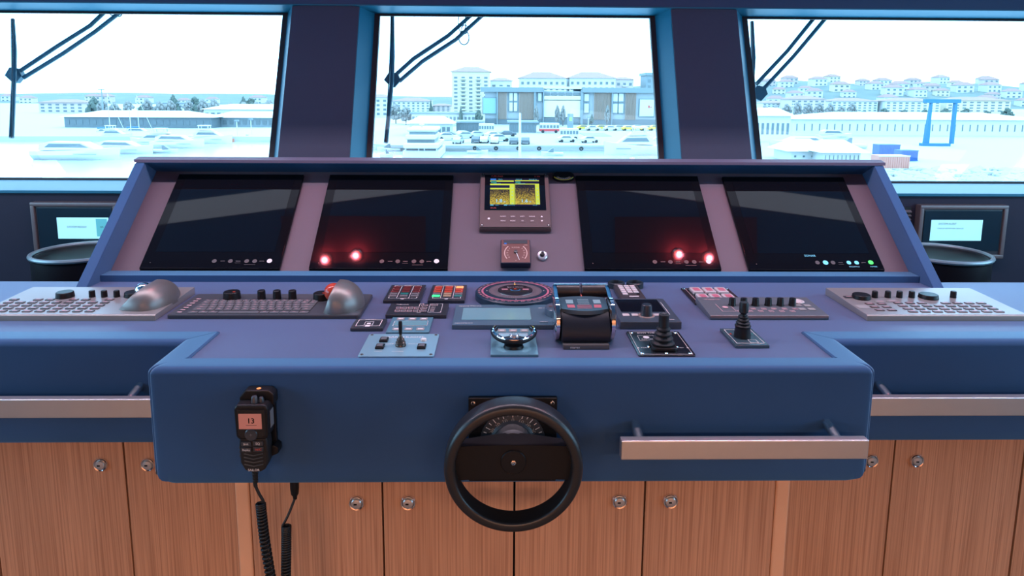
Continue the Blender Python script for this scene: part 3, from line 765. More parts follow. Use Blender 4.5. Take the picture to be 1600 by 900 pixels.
# --- wedge shaped grey keyboards with trackball hood (port) and mirrored (starboard)
def wedge(mb, W, Dp, h0, h1, rnd=.0):
    """front height h0, rising gently to h1 at the back"""
    prof = [(0, 0), (0, h0-.003), (.004, h0)]
    for i in range(9):
        u = i/8; prof.append((.02+u*(Dp-.02), h0+(h1-h0)*(u*u*(3-2*u))))
    prof.append((Dp, 0)); mb.poly(prof, 0, W, .0012, axis='X'); return mb
def topz(y, Dp, h0, h1):
    u = max(0, min(1, (y-.02)/(Dp-.02))); return h0+(h1-h0)*(u*u*(3-2*u))
def ball_hood(parent, x, y, z, left, right, ry, h, matl=None):
    """pointed hand rest: a dome sliced by a leaning face on its left side"""
    m = MB(); N, K = 40, 16; vs = []; fs = []
    for j in range(K+1):
        v = sin(PI/2*j/K); f = math.sqrt(max(0, 1-v*v))**.85
        for i in range(N):
            a = 2*PI*i/N; px = right*cos(a)*f; py = ry*sin(a)*f*(1 if sin(a) < 0 else 1.15)
            lim = -left*(1-v)**.9*(1-.25*(py/ry)**2)
            if cos(a) < 0: px = max(lim, px*left/right*1.5)
            vs.append((x+px, y+py-.010*v, z+h*v))
    for j in range(K):
        for i in range(N): fs.append((j*N+i, j*N+(i+1) % N, (j+1)*N+(i+1) % N, (j+1)*N+i))
    m.raw(vs, fs); o = m.build('hand_rest', matl or TRACKM, parent, angle=.75); return o
def grey_keyboard(label, x, W, mirror):
    t = dev('radar_keyboard', label, 'keyboard', x, 1.778, 'grey keyboards at the desk ends')
    Dp, h0, h1 = .242, .016, .022
    m = MB(); wedge(m, W, Dp, h0, h1); m.build('housing', GREYMET, t)
    m = MB(); m.box(-.001, W+.001, -.003, .001, .0, h0-.002, .001); m.build('front_trim', GREYEDGE, t)
    sgn = -1 if mirror else 1
    def X(u): return u if not mirror else W-u          # u counts from the inboard... from the outer end
    def Zt(y): return topz(y, Dp, h0, h1)
    # knobs along the back, from the inboard end
    def key(u, y, w=.022, d=.013, mi=KEYDARK):
        mm = MB(); zz = Zt(y); xx = X(u)
        mm.box(xx-w/2, xx+w/2, y-d/2, y+d/2, zz-.001, zz+.0022, .0007, mi=0)
        mm.box(xx-w*.3, xx+w*.3, y-.002, y+.002, zz+.0023, zz+.0025, mi=1)
        mm.build('key', [mi, INKP], t)
    return t, X, Zt, key
t, X, Zt, key = grey_keyboard('pale grey keyboard with trackball hood at the left end of the desk', -1.42, .475, False)
W = .475
for u in (.226, .260, .295): knob(t, u, .150, Zt(.15)-.001, .0085, .020)
knob(t, .150, .150, Zt(.15)-.001, .024, .016); knob(t, .338, .160, Zt(.16)-.001, .026, .013, 'dial_knob')
for r in range(5):
    for c in range(9):
        u = .025+c*.033
        if u > .315: continue
        if r == 4 and c % 3 == 1: continue
        key(u, .028+r*.024, mi=KEYDARK if (r+c) % 3 else BROWNM)
ball_hood(t, .420, .115, .012, .080, .056, .088, .064)
m = MB(); m.lathe([(.0001, -.024), (.012, -.0205), (.0205, -.012), (.024, 0), (.0205, .012), (.012, .0205), (.0001, .024)], (.372, .150, .038), n=28); m.build('trackball', mat('silver_ball', (.7, .72, .75), .1, metal=1), t)
t, X, Zt, key = grey_keyboard('pale grey keyboard with five small knobs at the right end of the desk', .948, .44, False)
for u in (.100, .138, .172, .208): knob(t, u, .150, Zt(.15)-.001, .0085, .020)
knob(t, .058, .145, Zt(.15)-.001, .026, .012, 'dial_knob'); knob(t, .256, .148, Zt(.15)-.001, .027, .012, 'dial_knob'); knob(t, .33, .15, Zt(.15)-.001, .0085, .020)
for r in range(5):
    for c in range(2):
        if r < 3: key(.055+c*.034, .040+r*.026, .023, .012, BROWNM)
    for c in range(8):
        if r < 4 and not (c == 3 and r == 3): key(.140+c*.034, .028+r*.024, .024, .012, KEYDARK if (r*c) % 3 else BROWNM)
m = MB(); m.box(.008, .040, .055, .085, Zt(.07), Zt(.07)+.0006, .0003); m.build('label_plate', KEYLIGHT, t)
key(.026, .150, .030, .016, DKGREY); key(.095, .110, .03, .006, KEYLIGHT); key(.130, .112, .03, .006, KEYLIGHT)

# --- dark chart keyboard
t = dev('chart_keyboard', 'dark grey keyboard with round knobs, red trackball and metal hood', 'keyboard', -.923, 1.790)
W, Dp = .512, .200
m = MB(); r = .010
def rrect(x0, x1, y0, y1, r, k=5):
    return arcp(x1-r, y0+r, r, -PI/2, 0, k)+arcp(x1-r, y1-r, r, 0, PI/2, k)+arcp(x0+r, y1-r, r, PI/2, PI, k)+arcp(x0+r, y0+r, r, PI, 3*PI/2, k)
m.poly(rrect(0, W, 0, Dp, .010), 0, .010, .0015); m.build('housing', DKGREY, t)
m = MB(); m.poly(rrect(.003, W-.003, .003, Dp-.003, .008), .010, .0108); m.build('faceplate', mat('slate_faceplate', (.075, .085, .10), .30, spec=.6), t)
rows = [(.022, [1, 1, 1, 4.2, 1, 1, 1, 1, 1]), (.046, [1.6, 1, 1, 1, 1, 1, 1, 1, 1, 1, 1, 1, 1.2]), (.066, [1.5]+[1]*11+[1.6]), (.086, [1.3]+[1]*11+[1.8]), (.106, [1]*14), (.124, [.9]*15)]
kx0, kx1 = .050, .372
for y, ws in rows:
    tot = sum(ws); x = kx0 + (.0 if y > .03 else .0)
    for w in ws:
        ww = (kx1-kx0)/tot*w
        m = MB(); m.box(x+.0012, x+ww-.0012, y-.0085, y+.0085, .0105, .0135, .0008, mi=0)
        if w < 4: m.box(x+ww*.3, x+ww*.58, y+.001, y+.004, .01365, .0138, mi=1)
        m.build('key', [KEYM, INKP], t); x += ww
for k in range(7):
    m = MB(); y = .022+k*.020; m.box(.018, .034, y-.006, y+.006, .0108, .0125, .0005, mi=0); m.box(.020, .032, y-.003, y+.003, .01255, .0127, mi=1); m.build('function_key', [KEYM, INKP], t)
knob(t, .118, .150, .0105, .0245, .022, 'dial_knob', mark=True); knob(t, .374, .145, .0105, .0235, .020, 'dial_knob', mark=True)
for x in (.203, .247, .291): knob(t, x, .148, .0105, .0115, .026)
m = MB()
for x in (.158, .203, .247, .291, .335): m.box(x-.010, x+.010, .132-.002, .132+.003, .0109, .0111)
m.build('legend_marks', INKP, t)
ball_hood(t, .440, .085, .009, .036, .068, .080, .074)
m = MB(); m.lathe([(.026*cos(a), .026*sin(a)) for a in [-PI/2+PI*i/14 for i in range(15)]], (.418, .110, .042), n=28); m.build('trackball', REDBALL, t)

# --- flat instrument plates
def plate(parent, W, L, h, m_, bev=.0015, r=0, name='plate'):
    m = MB()
    if r: m.poly(rrect(0, W, 0, L, r), 0, h, bev)
    else: m.box(0, W, 0, L, 0, h, bev)
    return m.build(name, m_, parent)
def legend(parent, build, matl=INK, name='legend'):
    m = MB(); build(m); return m.build(name, matl, parent)
def annunciator(label, x, y, W, L, rowsc, title):
    t = dev('annunciator_panel', label, 'control panel', x, y, 'two annunciator panels behind the desk')
    plate(t, W, L, .010, DKGREY2)
    def lg(m):
        m.outline(.012, W-.012, .018, L-.014, .0102, .0014); m.text(title, W/2, L-.0085, .0103, .008)
        m.box(W/2-.005, W/2+.005, .010, .015, .0102, .0105)
        for c in (1, 2): m.box(W*(c/3)-.0006, W*(c/3)+.0006, .020, L-.018, .0102, .0105)
    legend(t, lg)
    for r, row in enumerate(rowsc):
        for c in range(3):
            cx = W*(c+.5)/3 + (c-1)*-.003; cy = L-.030-r*(L-.058)/4.6
            m = MB(); m.box(cx-.0115, cx+.0115, cy-.0085, cy+.0085, .010, .0115, .0005); m.build('button', row[c], t)
annunciator('black square panel of dark maroon cells beside the keyboard hood', -.372, 1.928, .106, .163,
            [(MAROON,)*3, (MAROON,)*3, (MAROON,)*3, (GREYCELL, TEALCELL, GREYCELL), (GREYCELL,)*3], 'ALARM')
annunciator('black square panel with red cells, a lit green and a lit amber button', -.245, 1.928, .106, .163,
            [(REDCELL, REDCELL, AMBERLIT), (REDCELL,)*3, (REDCELL,)*3, (GREYCELL, mat('tan_button', (.4, .28, .18), .4), GREYCELL), (GREENLIT, mat('tan_button', (.4, .28, .18), .4), TEALCELL)], 'CONTROL')
# talkback panel
t = dev('talkback_panel', 'wide dark grey panel with white outlined button groups', 'control panel', -.344, 1.794)
W, L = .163, .102; plate(t, W, L, .011, DKGREY2, .0018)
def lg(m):
    m.text('Talkback', .034, L-.012, .0113, .010); m.outline(.092, W-.016, .018, L-.006, .0112, .001)
    m.outline(.082, .112, .018, L-.006, .0112, .001)
    for k in range(5): m.box(.116, .128, .025+k*.010, .0262+k*.010, .0112, .0115)
legend(t, lg)
for r in range(3):
    for c in range(4):
        if r == 2: continue
        x, y = .028+c*.0165, .030+r*.026
        m = MB(); m.box(x-.007, x+.007, y-.009, y+.009, .011, .0122, .0004, mi=0); m.outline(x-.0065, x+.0065, y-.0085, y+.0085, .01225, .0009, mi=1); m.build('button', [KEYM, INKP], t)
for x, y in ((.097, .030), (.097, .053), (.097, .078), (.124, .082)):
    m = MB(); m.box(x-.009, x+.009, y-.007, y+.007, .011, .0122, .0004, mi=0); m.outline(x-.009, x+.009, y-.007, y+.007, .01225, .0009, mi=1); m.build('button', [KEYM, INKP], t)
# small clear outline panel
def outline_panel(name, label, x, y, W, L, rot=0):
    t = dev(name, label, 'control panel', x, y); plate(t, W, L, .009, DKGREY2)
    return t
t = outline_panel('dimmer_panel', 'small black panel with a white outline, left of the blue display panel', -.416, 1.693, .082, .074)
def lg(m):
    m.outline(.010, .072, .016, .064, .0092, .0014); m.outline(.030, .052, .022, .050, .0092, .0012); m.text('DIMMER', .041, .066, .0096, .008); m.box(.035, .047, .010, .022, .0095, .0098)
    m.box(.036, .046, .030, .040, .0093, .0095)
legend(t, lg, INK)
# rudder display panel with unlit lcd
def lcd_panel(label, x, y, W, L):
    t = dev('lcd_panel', label, 'display', x, y); plate(t, W, L, .006, mat('blue_grey_faceplate', (.10, .24, .31), .28, spec=.7), .0012)
    m = MB(); m.box(.012, W-.012, L*.42, L*.72, .006, .0072, .0004); m.build('lcd', LCD, t)
    legend(t, lambda m: m.outline(.010, W-.010, L*.40, L*.74, .0062, .001), INK)
    for r, y_ in enumerate((.022, L-.016)):
        for k in range(3):
            cx = W*(.22+.28*k)
            m = MB(); m.box(cx-.010, cx+.010, y_-.009, y_+.009, .006, .0074, .0006, mi=0); m.box(cx-.006, cx+.006, y_-.003, y_+.003, .00745, .0076, mi=1); m.build('button', [KEYLIGHT, INK], t)
    return t
lcd_panel('blue grey panel with unlit display above the searchlight plate', -.323, 1.671, .108, .118)
# searchlight plate
t = dev('searchlight_panel', 'shiny steel searchlight plate with joystick and three square buttons', 'control panel', -.362, 1.517)
W, L = .174, .148; plate(t, W, L, .004, BRUSHCY, .001, .006)
def lg(m):
    m.text('SEARCHLIGHT', W*.52, .124, .0042, .0150); m.text('LEFT', .062, .078, .0042, .0085); m.text('RIGHT', .118, .078, .0042, .0085); m.text('FOCUS', .044, .112, .0042, .0065); m.text('DOWN', .087, .028, .0042, .008)
    m.text('LIGHT', .042, .028, .0042, .0065)
legend(t, lg, mat('bright_white_legend', (.9, .92, .92), .5))
for x, y in ((.008, .009), (W-.008, .009), (.008, L-.009), (W-.008, L-.009)):
    m = MB(); m.cyl((x, y, .004), .0038, .0012, n=14); m.cyl((x, y, .0053), .002, .0004, n=6, mi=1); m.build('screw', [TRACKM, BLK], t)
for x, y in ((.044, .100), (.042, .055), (.140, .055)):
    m = MB(); m.box(x-.010, x+.010, y-.013, y+.013, .004, .009, .001); o = m.build('button', BLACKPL, t)
    m = MB(); m.box(x-.007, x+.007, y-.009, y+.009, .009, .0115, .001); m.build('button_cap', KEYM, o)
m = MB(); m.lathe([(.0075, .004), (.0075, .007), (.006, .0095), (.0001, .010)], (.140, .100, 0), n=24); m.build('indicator', mat('pale_lens', (.8, .8, .78), .2), t)
m = MB(); m.lathe([(.013, .004), (.013, .007), (.011, .010), (.012, .013), (.009, .017), (.0095, .020), (.006, .024), (.0035, .028), (.003, .05)], (.089, .066, 0), n=24); j = m.build('joystick_boot', mat('bronze_boot', (.10, .085, .07), .3, metal=.6), t)
m = MB(); m.lathe([(.003, .030), (.0042, .036), (.0048, .060), (.004, .064), (.0001, .065)], (.089, .066, 0), n=18); m.build('joystick', BLACKPL, t)

# autopilot display with knob pad
t = dev('autopilot_display', 'long blue grey autopilot unit with unlit display and keypad puck', 'display', -.160, 1.708)
W, L = .330, .174; FPM = mat('autopilot_faceplate', (.075, .145, .20), .30, spec=.7)
plate(t, W, L, .012, FPM, .0015)
m = MB(); m.box(.022, .205, .040, .140, .012, .0128, .0004); m.build('lcd', LCD, t)
legend(t, lambda m: (m.text('Sperry Marine', .040, .160, .0122, .011), m.text('NAVIPILOT', .030, .014, .0122, .0095), m.text('SET CRS', .242, .142, .0122, .0075)), INK)
for x in (.236, .272):
    m = MB(); m.box(x-.011, x+.011, .016, .030, .012, .0132, .0005, mi=0); m.text('MENU', x, .023, .0134, .007, mi=1); m.build('button', [FPM, INK], t)
puck = MB(); puck.lathe([(.042, .012), (.042, .030), (.040, .0325), (.0001, .0325)], (.285, .090, 0), n=48, sy=.95); pk = puck.build('keypad_puck', mat('puck_blue_grey', (.07, .10, .14), .3, spec=.7), t)
for k in range(6):
    a = PI/2+PI/6+k*PI/3*1.0; m = MB(); m.cyl((.285+.026*cos(a), .090+.025*sin(a), .0325), .0055, .0012, n=14); m.build('puck_button', BROWNM, pk)

# compass bearing repeater
t = dev('compass_repeater', 'large round compass repeater with a pink ring and degree marks', 'compass', .008, 1.985)
R = .118; LO = lambda c: c
m = MB(); m.lathe([(R, 0), (R, .018), (R-.003, .021), (R-.006, .0215), (.0001, .0215)], n=96); m.build('body', mat('navy_compass_body', (.012, .035, .06), .35), t)
m = MB()
def ring(mb, r0, r1, z, k=96, mi=None):
    mb.raw([(r*cos(2*PI*i/k), r*sin(2*PI*i/k), z) for r in (r0, r1) for i in range(k)], [(i, k+i, k+(i+1) % k, (i+1) % k) for i in range(k)], mi)
ring(m, .094, .100, .0219); m.build('pink_ring', mat('pink_ring_paint', (.50, .16, .24), .4), t)
m = MB()
for k in range(36):
    a = 2*PI*k/36
    for (dx) in (-.003, 0.003):
        c_, s_ = cos(a), sin(a); cx_, cy_ = (R-.011)*c_ - dx*s_, (R-.011)*s_ + dx*c_
        w_, h_ = .0022, .0030
        m.raw([(cx_+p*c_-q*s_, cy_+p*s_+q*c_, .0219) for p, q in ((-h_, -w_), (h_, -w_), (h_, w_), (-h_, w_))], [(0, 1, 2, 3)])
m.build('bearing_numbers', mat('rose_legend', (.45, .20, .24), .5), t)
m = MB(); ring(m, .046, .078, .0222); m.build('card', mat('compass_card_grey', (.13, .11, .13), .35), t)
m = MB()
for k in range(72):
    a = 2*PI*k/72; L_ = .009 if k % 2 == 0 else .005; c_, s_ = cos(a), sin(a); w_ = .0005
    m.raw([((.072-p)*c_-q*s_, (.072-p)*s_+q*c_, .0226) for p, q in ((0, -w_), (0, w_), (L_, w_), (L_, -w_))], [(0, 1, 2, 3)])
m.build('degree_ticks', mat('grey_rose_legend', (.38, .30, .33), .5), t)
m = MB(); m.cyl((0, 0, .0218), .052, .0035, n=64, bev=.001); hb = m.build('centre_disc', mat('compass_centre', (.02, .018, .025), .25), t)
m = MB(); m.lathe([(.0521, .0216), (.0535, .0220), (.0535, .0228), (.0521, .0228)], n=64); m.build('silver_rim', STEEL, t)
m = MB(); m.text('Sperry Marine', 0, .027, .0256, .0085); m.build('maker_lettering', INK, t)
m = MB(); m.box(-.040, -.022, -.004, .008, .0253, .0262, .0003); m.build('button', mat('pink_button', (.50, .22, .26), .4), t)
m = MB(); m.box(.022, .040, -.004, .008, .0253, .0262, .0003); m.build('button', mat('pink_button', (.5, .22, .26), .4), t)
m = MB(); m.lathe([(.012, .0254), (.015, .0254), (.015, .0262), (.012, .0262)], n=20, a0=PI, a1=2*PI); m.build('blue_arc', mat('blue_arc_paint', (.03, .22, .45), .4), t)
m = MB(); m.cyl((0, .006, .0253), .004, .0012, n=12); m.build('red_dot', REDBALL, t)
m = MB(); m.raw([(-.0022, .060, .0230), (.0022, .060, .0230), (.0014, .078, .0230), (-.0014, .078, .0230)], [(0, 1, 2, 3)]); m.build('lubber_mark', mat('amber_mark', (.8, .5, .1), .4, emit=(.9, .55, .1), estr=.3), t)
m = MB()
for x, y in ((-.084, 0), (.084, 0), (0, .086), (0, -.086)): m.cyl((x, y, .0218), .0016, .0008, n=10)
m.build('cardinal_dots', INK, t)

# small azimuth lever with curved handle
t = dev('rudder_lever', 'small steering lever with a curved chrome yoke on a blue grey plate', 'control lever', -.059, 1.520)
W, L = .110, .182; plate(t, W, L, .006, mat('blue_grey_faceplate', (.10, .24, .31), .28), .001)
m = MB(); m.box(.022, W-.022, .094, .138, .006, .0072, .0004); m.build('lcd', mat('bright_lcd', (.35, .60, .68), .15), t)
legend(t, lambda m: m.outline(.020, W-.020, .091, .141, .0062, .001), INK)
for k in range(3):
    cx = W*(.24+.26*k); m = MB(); m.box(cx-.010, cx+.010, .152, .172, .006, .0072, .0005, mi=0); m.box(cx-.006, cx+.006, .159, .164, .0073, .0075, mi=1); m.build('button', [KEYLIGHT, INK], t)
m = MB(); m.lathe([(.024, .006), (.022, .012), (.014, .018), (.013, .026)], (.054, .050, 0), n=32); m.build('pivot_base', BLACKPL, t)
m = MB(); pts = []
for k in range(25):
    a = PI+ .0 + PI*k/24; pts.append((.055+.050*cos(a), .098+.064*sin(a), .028+.004*sin(PI*k/24)*-1))
pts = [(.005+.006, .122, .026)] + pts + [(.105-.006, .122, .026)]
m.tube(pts, .0065, 12); yk = m.build('yoke_handle', BLACKPL, t)
m = MB(); m.tube([(p[0], p[1], p[2]+.0035) for p in pts], .0048, 10); m.build('chrome_inlay', CHROME, yk)
m = MB(); m.poly([(.020, .046), (.055, .030), (.090, .046), (.062, .064), (.048, .064)], .020, .030, .002); m.build('hub_web', BLACKPL, t)
m = MB(); m.lathe([(.013, .028), (.012, .034), (.009, .037), (.0001, .038)], (.055, .052, 0), n=28); m.build('centre_button', mat('brushed_cap', (.5, .52, .54), .25, metal=.8), t)

# ------------------------------------------------------------------ twin throttle
t = dev('throttle_lever', 'twin engine throttle with black drum body, chrome cheeks and two fat grips', 'throttle', .170, 1.570)
m = MB(); m.box(-.058, .052, -.004, .145, 0, .012, .002); m.build('base', mat('throttle_base_grey', (.09, .085, .085), .3), t)
def dp(r, cy, cz, a, b, k=10): return [(cy+r*cos(a+(b-a)*i/k), cz+r*sin(a+(b-a)*i/k)) for i in range(k+1)]
pf = [(.012, .012)] + dp(.070, .078, .016, PI*.97, PI*.63, 12) + [(.060, .0825), (.120, .090), (.135, .080), (.140, .012)]
m = MB(); m.poly(pf, -.060, .056, .002, axis='X'); m.build('drum_body', mat('throttle_black_drum', (.012, .014, .022), .45, spec=.3), t)
# curved display cap lying on top, bowed front edge
m = MB(); N = 16; vs = []; fs = []
for i in range(N+1):
    u = -1+2*i/N; x = -.002+u*.057; fy = .046 - .014*(1-u*u); by = .112 + .010*(1-u*u)
    def zc_(y): return .0845 + (y-.04)*.11
    vs += [(x, fy, zc_(fy)-.010), (x, fy, zc_(fy)), (x, by, zc_(by)), (x, by, zc_(by)-.012)]
for i in range(N):
    for j in range(4): fs.append((i*4+j, i*4+(j+1) % 4, (i+1)*4+(j+1) % 4, (i+1)*4+j)[::-1])
fs += [(0, 1, 2, 3), tuple(N*4+j for j in (3, 2, 1, 0))]
m.raw(vs, fs); o = m.build('display_cap', mat('throttle_cap_teal', (.05, .10, .13), .25, spec=.7), t, angle=.5)
bmm = bmesh.new(); bmm.from_mesh(o.data); bmesh.ops.recalc_face_normals(bmm, faces=bmm.faces[:]); bmm.to_mesh(o.data); bmm.free()
m = MB(); Z0 = .0855
def capz(y): return .0845 + (y-.04)*.11 + .0006
for sx in (-1, 1):
    m.raw([(-.002+sx*.034-.009, .075, capz(.075)), (-.002+sx*.034+.009, .075, capz(.075)), (-.002+sx*.034+.009, .098, capz(.098)), (-.002+sx*.034-.009, .098, capz(.098))], [(0, 1, 2, 3)])
for k in range(4): m.raw([(-.016, .070+k*.009, capz(.07+k*.009)), (.012, .070+k*.009, capz(.07+k*.009)), (.012, .073+k*.009, capz(.073+k*.009)), (-.016, .073+k*.009, capz(.073+k*.009))], [(0, 1, 2, 3)])
m.build('cap_marks', mat('teal_light_mark', (.25, .42, .45), .4), t)
m = MB()
for sx in (-1, 1):
    m.raw([(-.002+sx*.032-.009, .050, capz(.05)), (-.002+sx*.032+.009, .050, capz(.05)), (-.002+sx*.033+.009, .068, capz(.068)), (-.002+sx*.033-.009, .068, capz(.068))], [(0, 1, 2, 3)])
for k in range(3): m.raw([(-.020, .046+k*.008, capz(.046+k*.008)), (.016, .046+k*.008, capz(.046+k*.008)), (.016, .049+k*.008, capz(.049+k*.008)), (-.020, .049+k*.008, capz(.049+k*.008))], [(0, 1, 2, 3)])
m.build('cap_red_marks', mat('rose_mark', (.50, .12, .15), .4), t)
m = MB(); m.text('marex', -.030, -.0046, .006, .009, 'XZ'); m.build('maker_lettering', INK, t)
for sx in (-1, 1):
    xa, xb = (-.0755, -.061) if sx < 0 else (.057, .0715)
    m = MB(); m.lathe([(.046, 0), (.052, .003), (.052, .0115), (.046, .0145)], (xa, .070, .052), 'X', 48); ck = m.build('chrome_cheek', CHROME, t)
    # lever arm from the cheek up to the grip
    ax = (xa+xb)/2
    m = MB(); arm = [(.048, .085), (.066, .094), (.130, .112), (.158, .118), (.168, .100), (.150, .082), (.130, .074), (.085, .040)]
    m.poly([(.062, .098), (.120, .112), (.146, .1165), (.160, .110), (.165, .098), (.158, .086), (.144, .082), (.120, .084), (.095, .070)], ax-.0055, ax+.0055, .0025, axis='X')
    m.build('lever_arm', CHROME, t)
    g0, g1 = (ax-.003, -.004) if sx < 0 else (.0005, ax+.003)
    m = MB(); m.lathe([(.0165, 0), (.0178, .0015), (.0178, g1-g0-.0015), (.0165, g1-g0)], (g0, .150, .099), 'X', 32); gp = m.build('grip', mat('grip_brown_black', (.045, .035, .035), .35), t)
    m = MB(); m.lathe([(.0182, 0), (.0184, g1-g0-.002)], (g0+.001, .1505, .0992), 'X', 24, a0=.15*PI, a1=.62*PI); m.build('chrome_top_strip', CHROME, gp)
m = MB(); m.box(-.0035, .0, .120, .150, .086, .094, .001); m.build('red_latch', REDBALL, t)
# panel behind the throttle
t = dev('engine_order_panel', 'small black panel half hidden behind the throttle grips', 'control panel', .157, 1.928)
W, L = .108, .074+.09; plate(t, W, L, .010, DKGREY2)
def lg(m):
    m.outline(.008, W-.008, .020, L-.010, .0102, .0014); m.box(W/2-.006, W/2+.006, .008, .016, .0102, .0105)
    for x in (.018, .090): m.raw([(x-.004, .015, .0103), (x, .009, .0103), (x+.004, .015, .0103)], [(0, 1, 2)])
legend(t, lg)
for r in range(4):
    for x, w, mm in ((.026, .024, TEALCELL if r == 0 else MAROON), (.054, .020, GREYCELL), (.082, .024, TEALCELL if r == 0 else MAROON)):
        y = .034+r*.030; m = MB(); m.box(x-w/2, x+w/2, y-.009, y+.009, .010, .0115, .0005); m.build('button', mm, t)

# phone style keypad with two round caps behind it
t = dev('handset_keypad', 'dark rounded keypad with pale keys right of the throttle grips', 'keypad', .311, 1.926)
W, L = .075, .150
m = MB(); m.poly(rrect(0, W, 0, L, .014), 0, .016, .004, seg=3); m.build('body', mat('keypad_brown_grey', (.055, .048, .052), .35), t)
for r in range(5):
    for c in range(3):
        if (r == 0 and c != 0): continue
        x, y = .020+c*.018, .044+r*.021
        m = MB(); m.box(x-.0075, x+.0075, y-.0075, y+.0075, .0155, .0180, .0010); m.build('key', KEYWHITE, t)
m = MB(); m.box(.028, .056, .016, .026, .0158, .0170, .0005); m.build('label_strip', KEYWHITE, t)
m = MB(); m.cyl((.058, .045, .0158), .005, .0014, n=16); m.build('round_key', BLACKPL, t)
for k, (x, lb) in enumerate(((.326, 'black round cap with open top behind the keypad, left one'), (.384, 'black round cap with open top behind the keypad, right one'))):
    t = dev('ring_cap', lb, 'cap', x, 2.098, 'two round caps behind the keypad')
    m = MB(); m.lathe([(.0265, 0), (.0265, .016), (.024, .018), (.019, .018), (.018, .008), (.0001, .006)], n=36); m.build('cap_body', mat('cap_teal_black', (.02, .03, .038), .35), t)
    m = MB(); m.cyl((0, 0, .006), .015, .003, n=24); m.build('cap_centre', BROWNM, t)

# dark lcd unit with round knob
t = dev('display_controller', 'black screen unit with a big round knob right of the throttle', 'display', .272, 1.709)
W, L = .158, .205; BG = mat('controller_blue_grey', (.060, .080, .105), .32, spec=.6); plate(t, W, L, .020, BG, .002)
m = MB(); m.box(.016, W-.022, .082, L-.012, .020, .0210, .0005); m.build('screen', LCDDK, t)
for k in range(4):
    x = (.024, .048, .106, .128)[k]; m = MB(); m.box(x-.009, x+.009, .047, .065, .020, .0214, .0007); m.build('button', KEYWHITE, t)
legend(t, lambda m: (m.text('ALPHA', .130, .018, .0203, .009), m.box(.141, .142, .06, .17, .0202, .0204)), INK)
m = MB(); m.lathe([(.022, .020), (.022, .0215), (.017, .022), (.016, .0215)], (.077, .050, 0), n=40); m.build('glow_ring', mat('copper_pale_ring', (.62, .45, .40), .3, metal=.4), t)
knob(t, .077, .050, .0215, .0165, .030, 'rotary_knob', mat('knob_blue_black', (.03, .04, .055), .2, spec=.8), taper=.80)

# bow thruster joystick
def boot(parent, x, y, z, n, r0, r1, h, matl=BLACKRUB):
    pr = []
    for k in range(n):
        u = k/n; r = r0+(r1-r0)*u; zz = h*u; d = h/n
        pr += [(r*.86, zz), (r, zz+d*.28), (r*1.0, zz+d*.5), (r*.82, zz+d*.86)]
    m = MB(); m.lathe(pr, (x, y, z), n=36); return m.build('rubber_boot', matl, parent)
t = dev('thruster_joystick', 'black bow thruster plate with a ribbed rubber joystick', 'joystick', .282, 1.520)
W, L = .133, .164; plate(t, W, L, .004, mat('black_polished_plate', (.012, .014, .018), .16, spec=.9), .001, .006)
def lg(m):
    m.outline(.006, W-.006, .006, L-.006, .0042, .0008); m.text('BOW THRUSTER', W*.46, L-.014, .0043, .0095); m.outline(.022, .062, .096, .132, .0042, .0006)
    m.text('SLEIPNER', .042, .106, .0043, .007); m.text('PORT', .024, .048, .0043, .0075); m.text('STBD', .108, .048, .0043, .0075)
    m.raw([(.010, .044, .0043), (.010, .052, .0043), (.005, .048, .0043)], [(0, 2, 1)]); m.raw([(.124, .044, .0043), (.129, .048, .0043), (.124, .052, .0043)], [(0, 1, 2)])
    m.lathe([(.004, .0042), (.008, .0043)], (.042, .120, 0), n=12)
legend(t, lg, INK)
for x, y in ((.011, .013), (W-.011, .013), (.011, L-.012), (W-.011, L-.012), (.035, .055), (.101, .055), (.067, .014)):
    m = MB(); m.lathe([(.0042, .004), (.0036, .0058), (.0001, .0064)], (x, y, 0), n=14); m.build('screw', CHROME, t)
m = MB(); m.poly(rrect(.038, .096, .020, .078, .010), .004, .013, .002); m.build('joystick_base', BLACKPL, t)
boot(t, .067, .050, .012, 4, .027, .013, .045)
m = MB(); m.lathe([(.0125, 0), (.0125, .002), (.0118, .026), (.0125, .029), (.0105, .031), (.0001, .0315)], (.067, .050, .056), n=32); st = m.build('stick_head', BLACKRUB, t)
m = MB(); m.box(.065, .069, .044, .056, .0875, .0882); m.box(.061, .073, .048, .052, .0875, .0882); m.build('stick_cross_mark', GREYCELL, st)
# crane joystick
t = dev('small_joystick', 'tall black ribbed joystick on a blue grey plate with red and green marks', 'joystick', .524, 1.574)
W, L = .082, .120; plate(t, W, L, .008, mat('joystick_plate', (.045, .085, .105), .22, spec=.9), .0012)
legend(t, lambda m: (m.outline(.007, W-.007, .012, L-.010, .0082, .0011), m.outline(.042, .062, .016, .038, .0082, .001), m.text('DP', .062, .010, .0084, .009)), INK)
m = MB(); m.raw([(.010, .078, .0084), (.016, .084, .0084), (.016, .072, .0084)], [(0, 2, 1)]); m.build('red_arrow', REDBALL, t)
m = MB(); m.raw([(.066, .072, .0084), (.072, .078, .0084), (.066, .084, .0084)], [(0, 1, 2)]); m.build('green_arrow', TEALCELL, t)
m = MB(); m.lathe([(.020, .008), (.020, .014), (.018, .030), (.0185, .034)], (.036, .058, 0), n=36); m.build('joystick_base', BLACKPL, t)
boot(t, .036, .058, .034, 4, .0195, .010, .030)
m = MB(); m.lathe([(.007, 0), (.006, .004), (.0110, .010), (.0112, .030), (.0095, .0345), (.0001, .035)], (.036, .058, .062), n=28); m.build('stick_head', BLACKRUB, t)

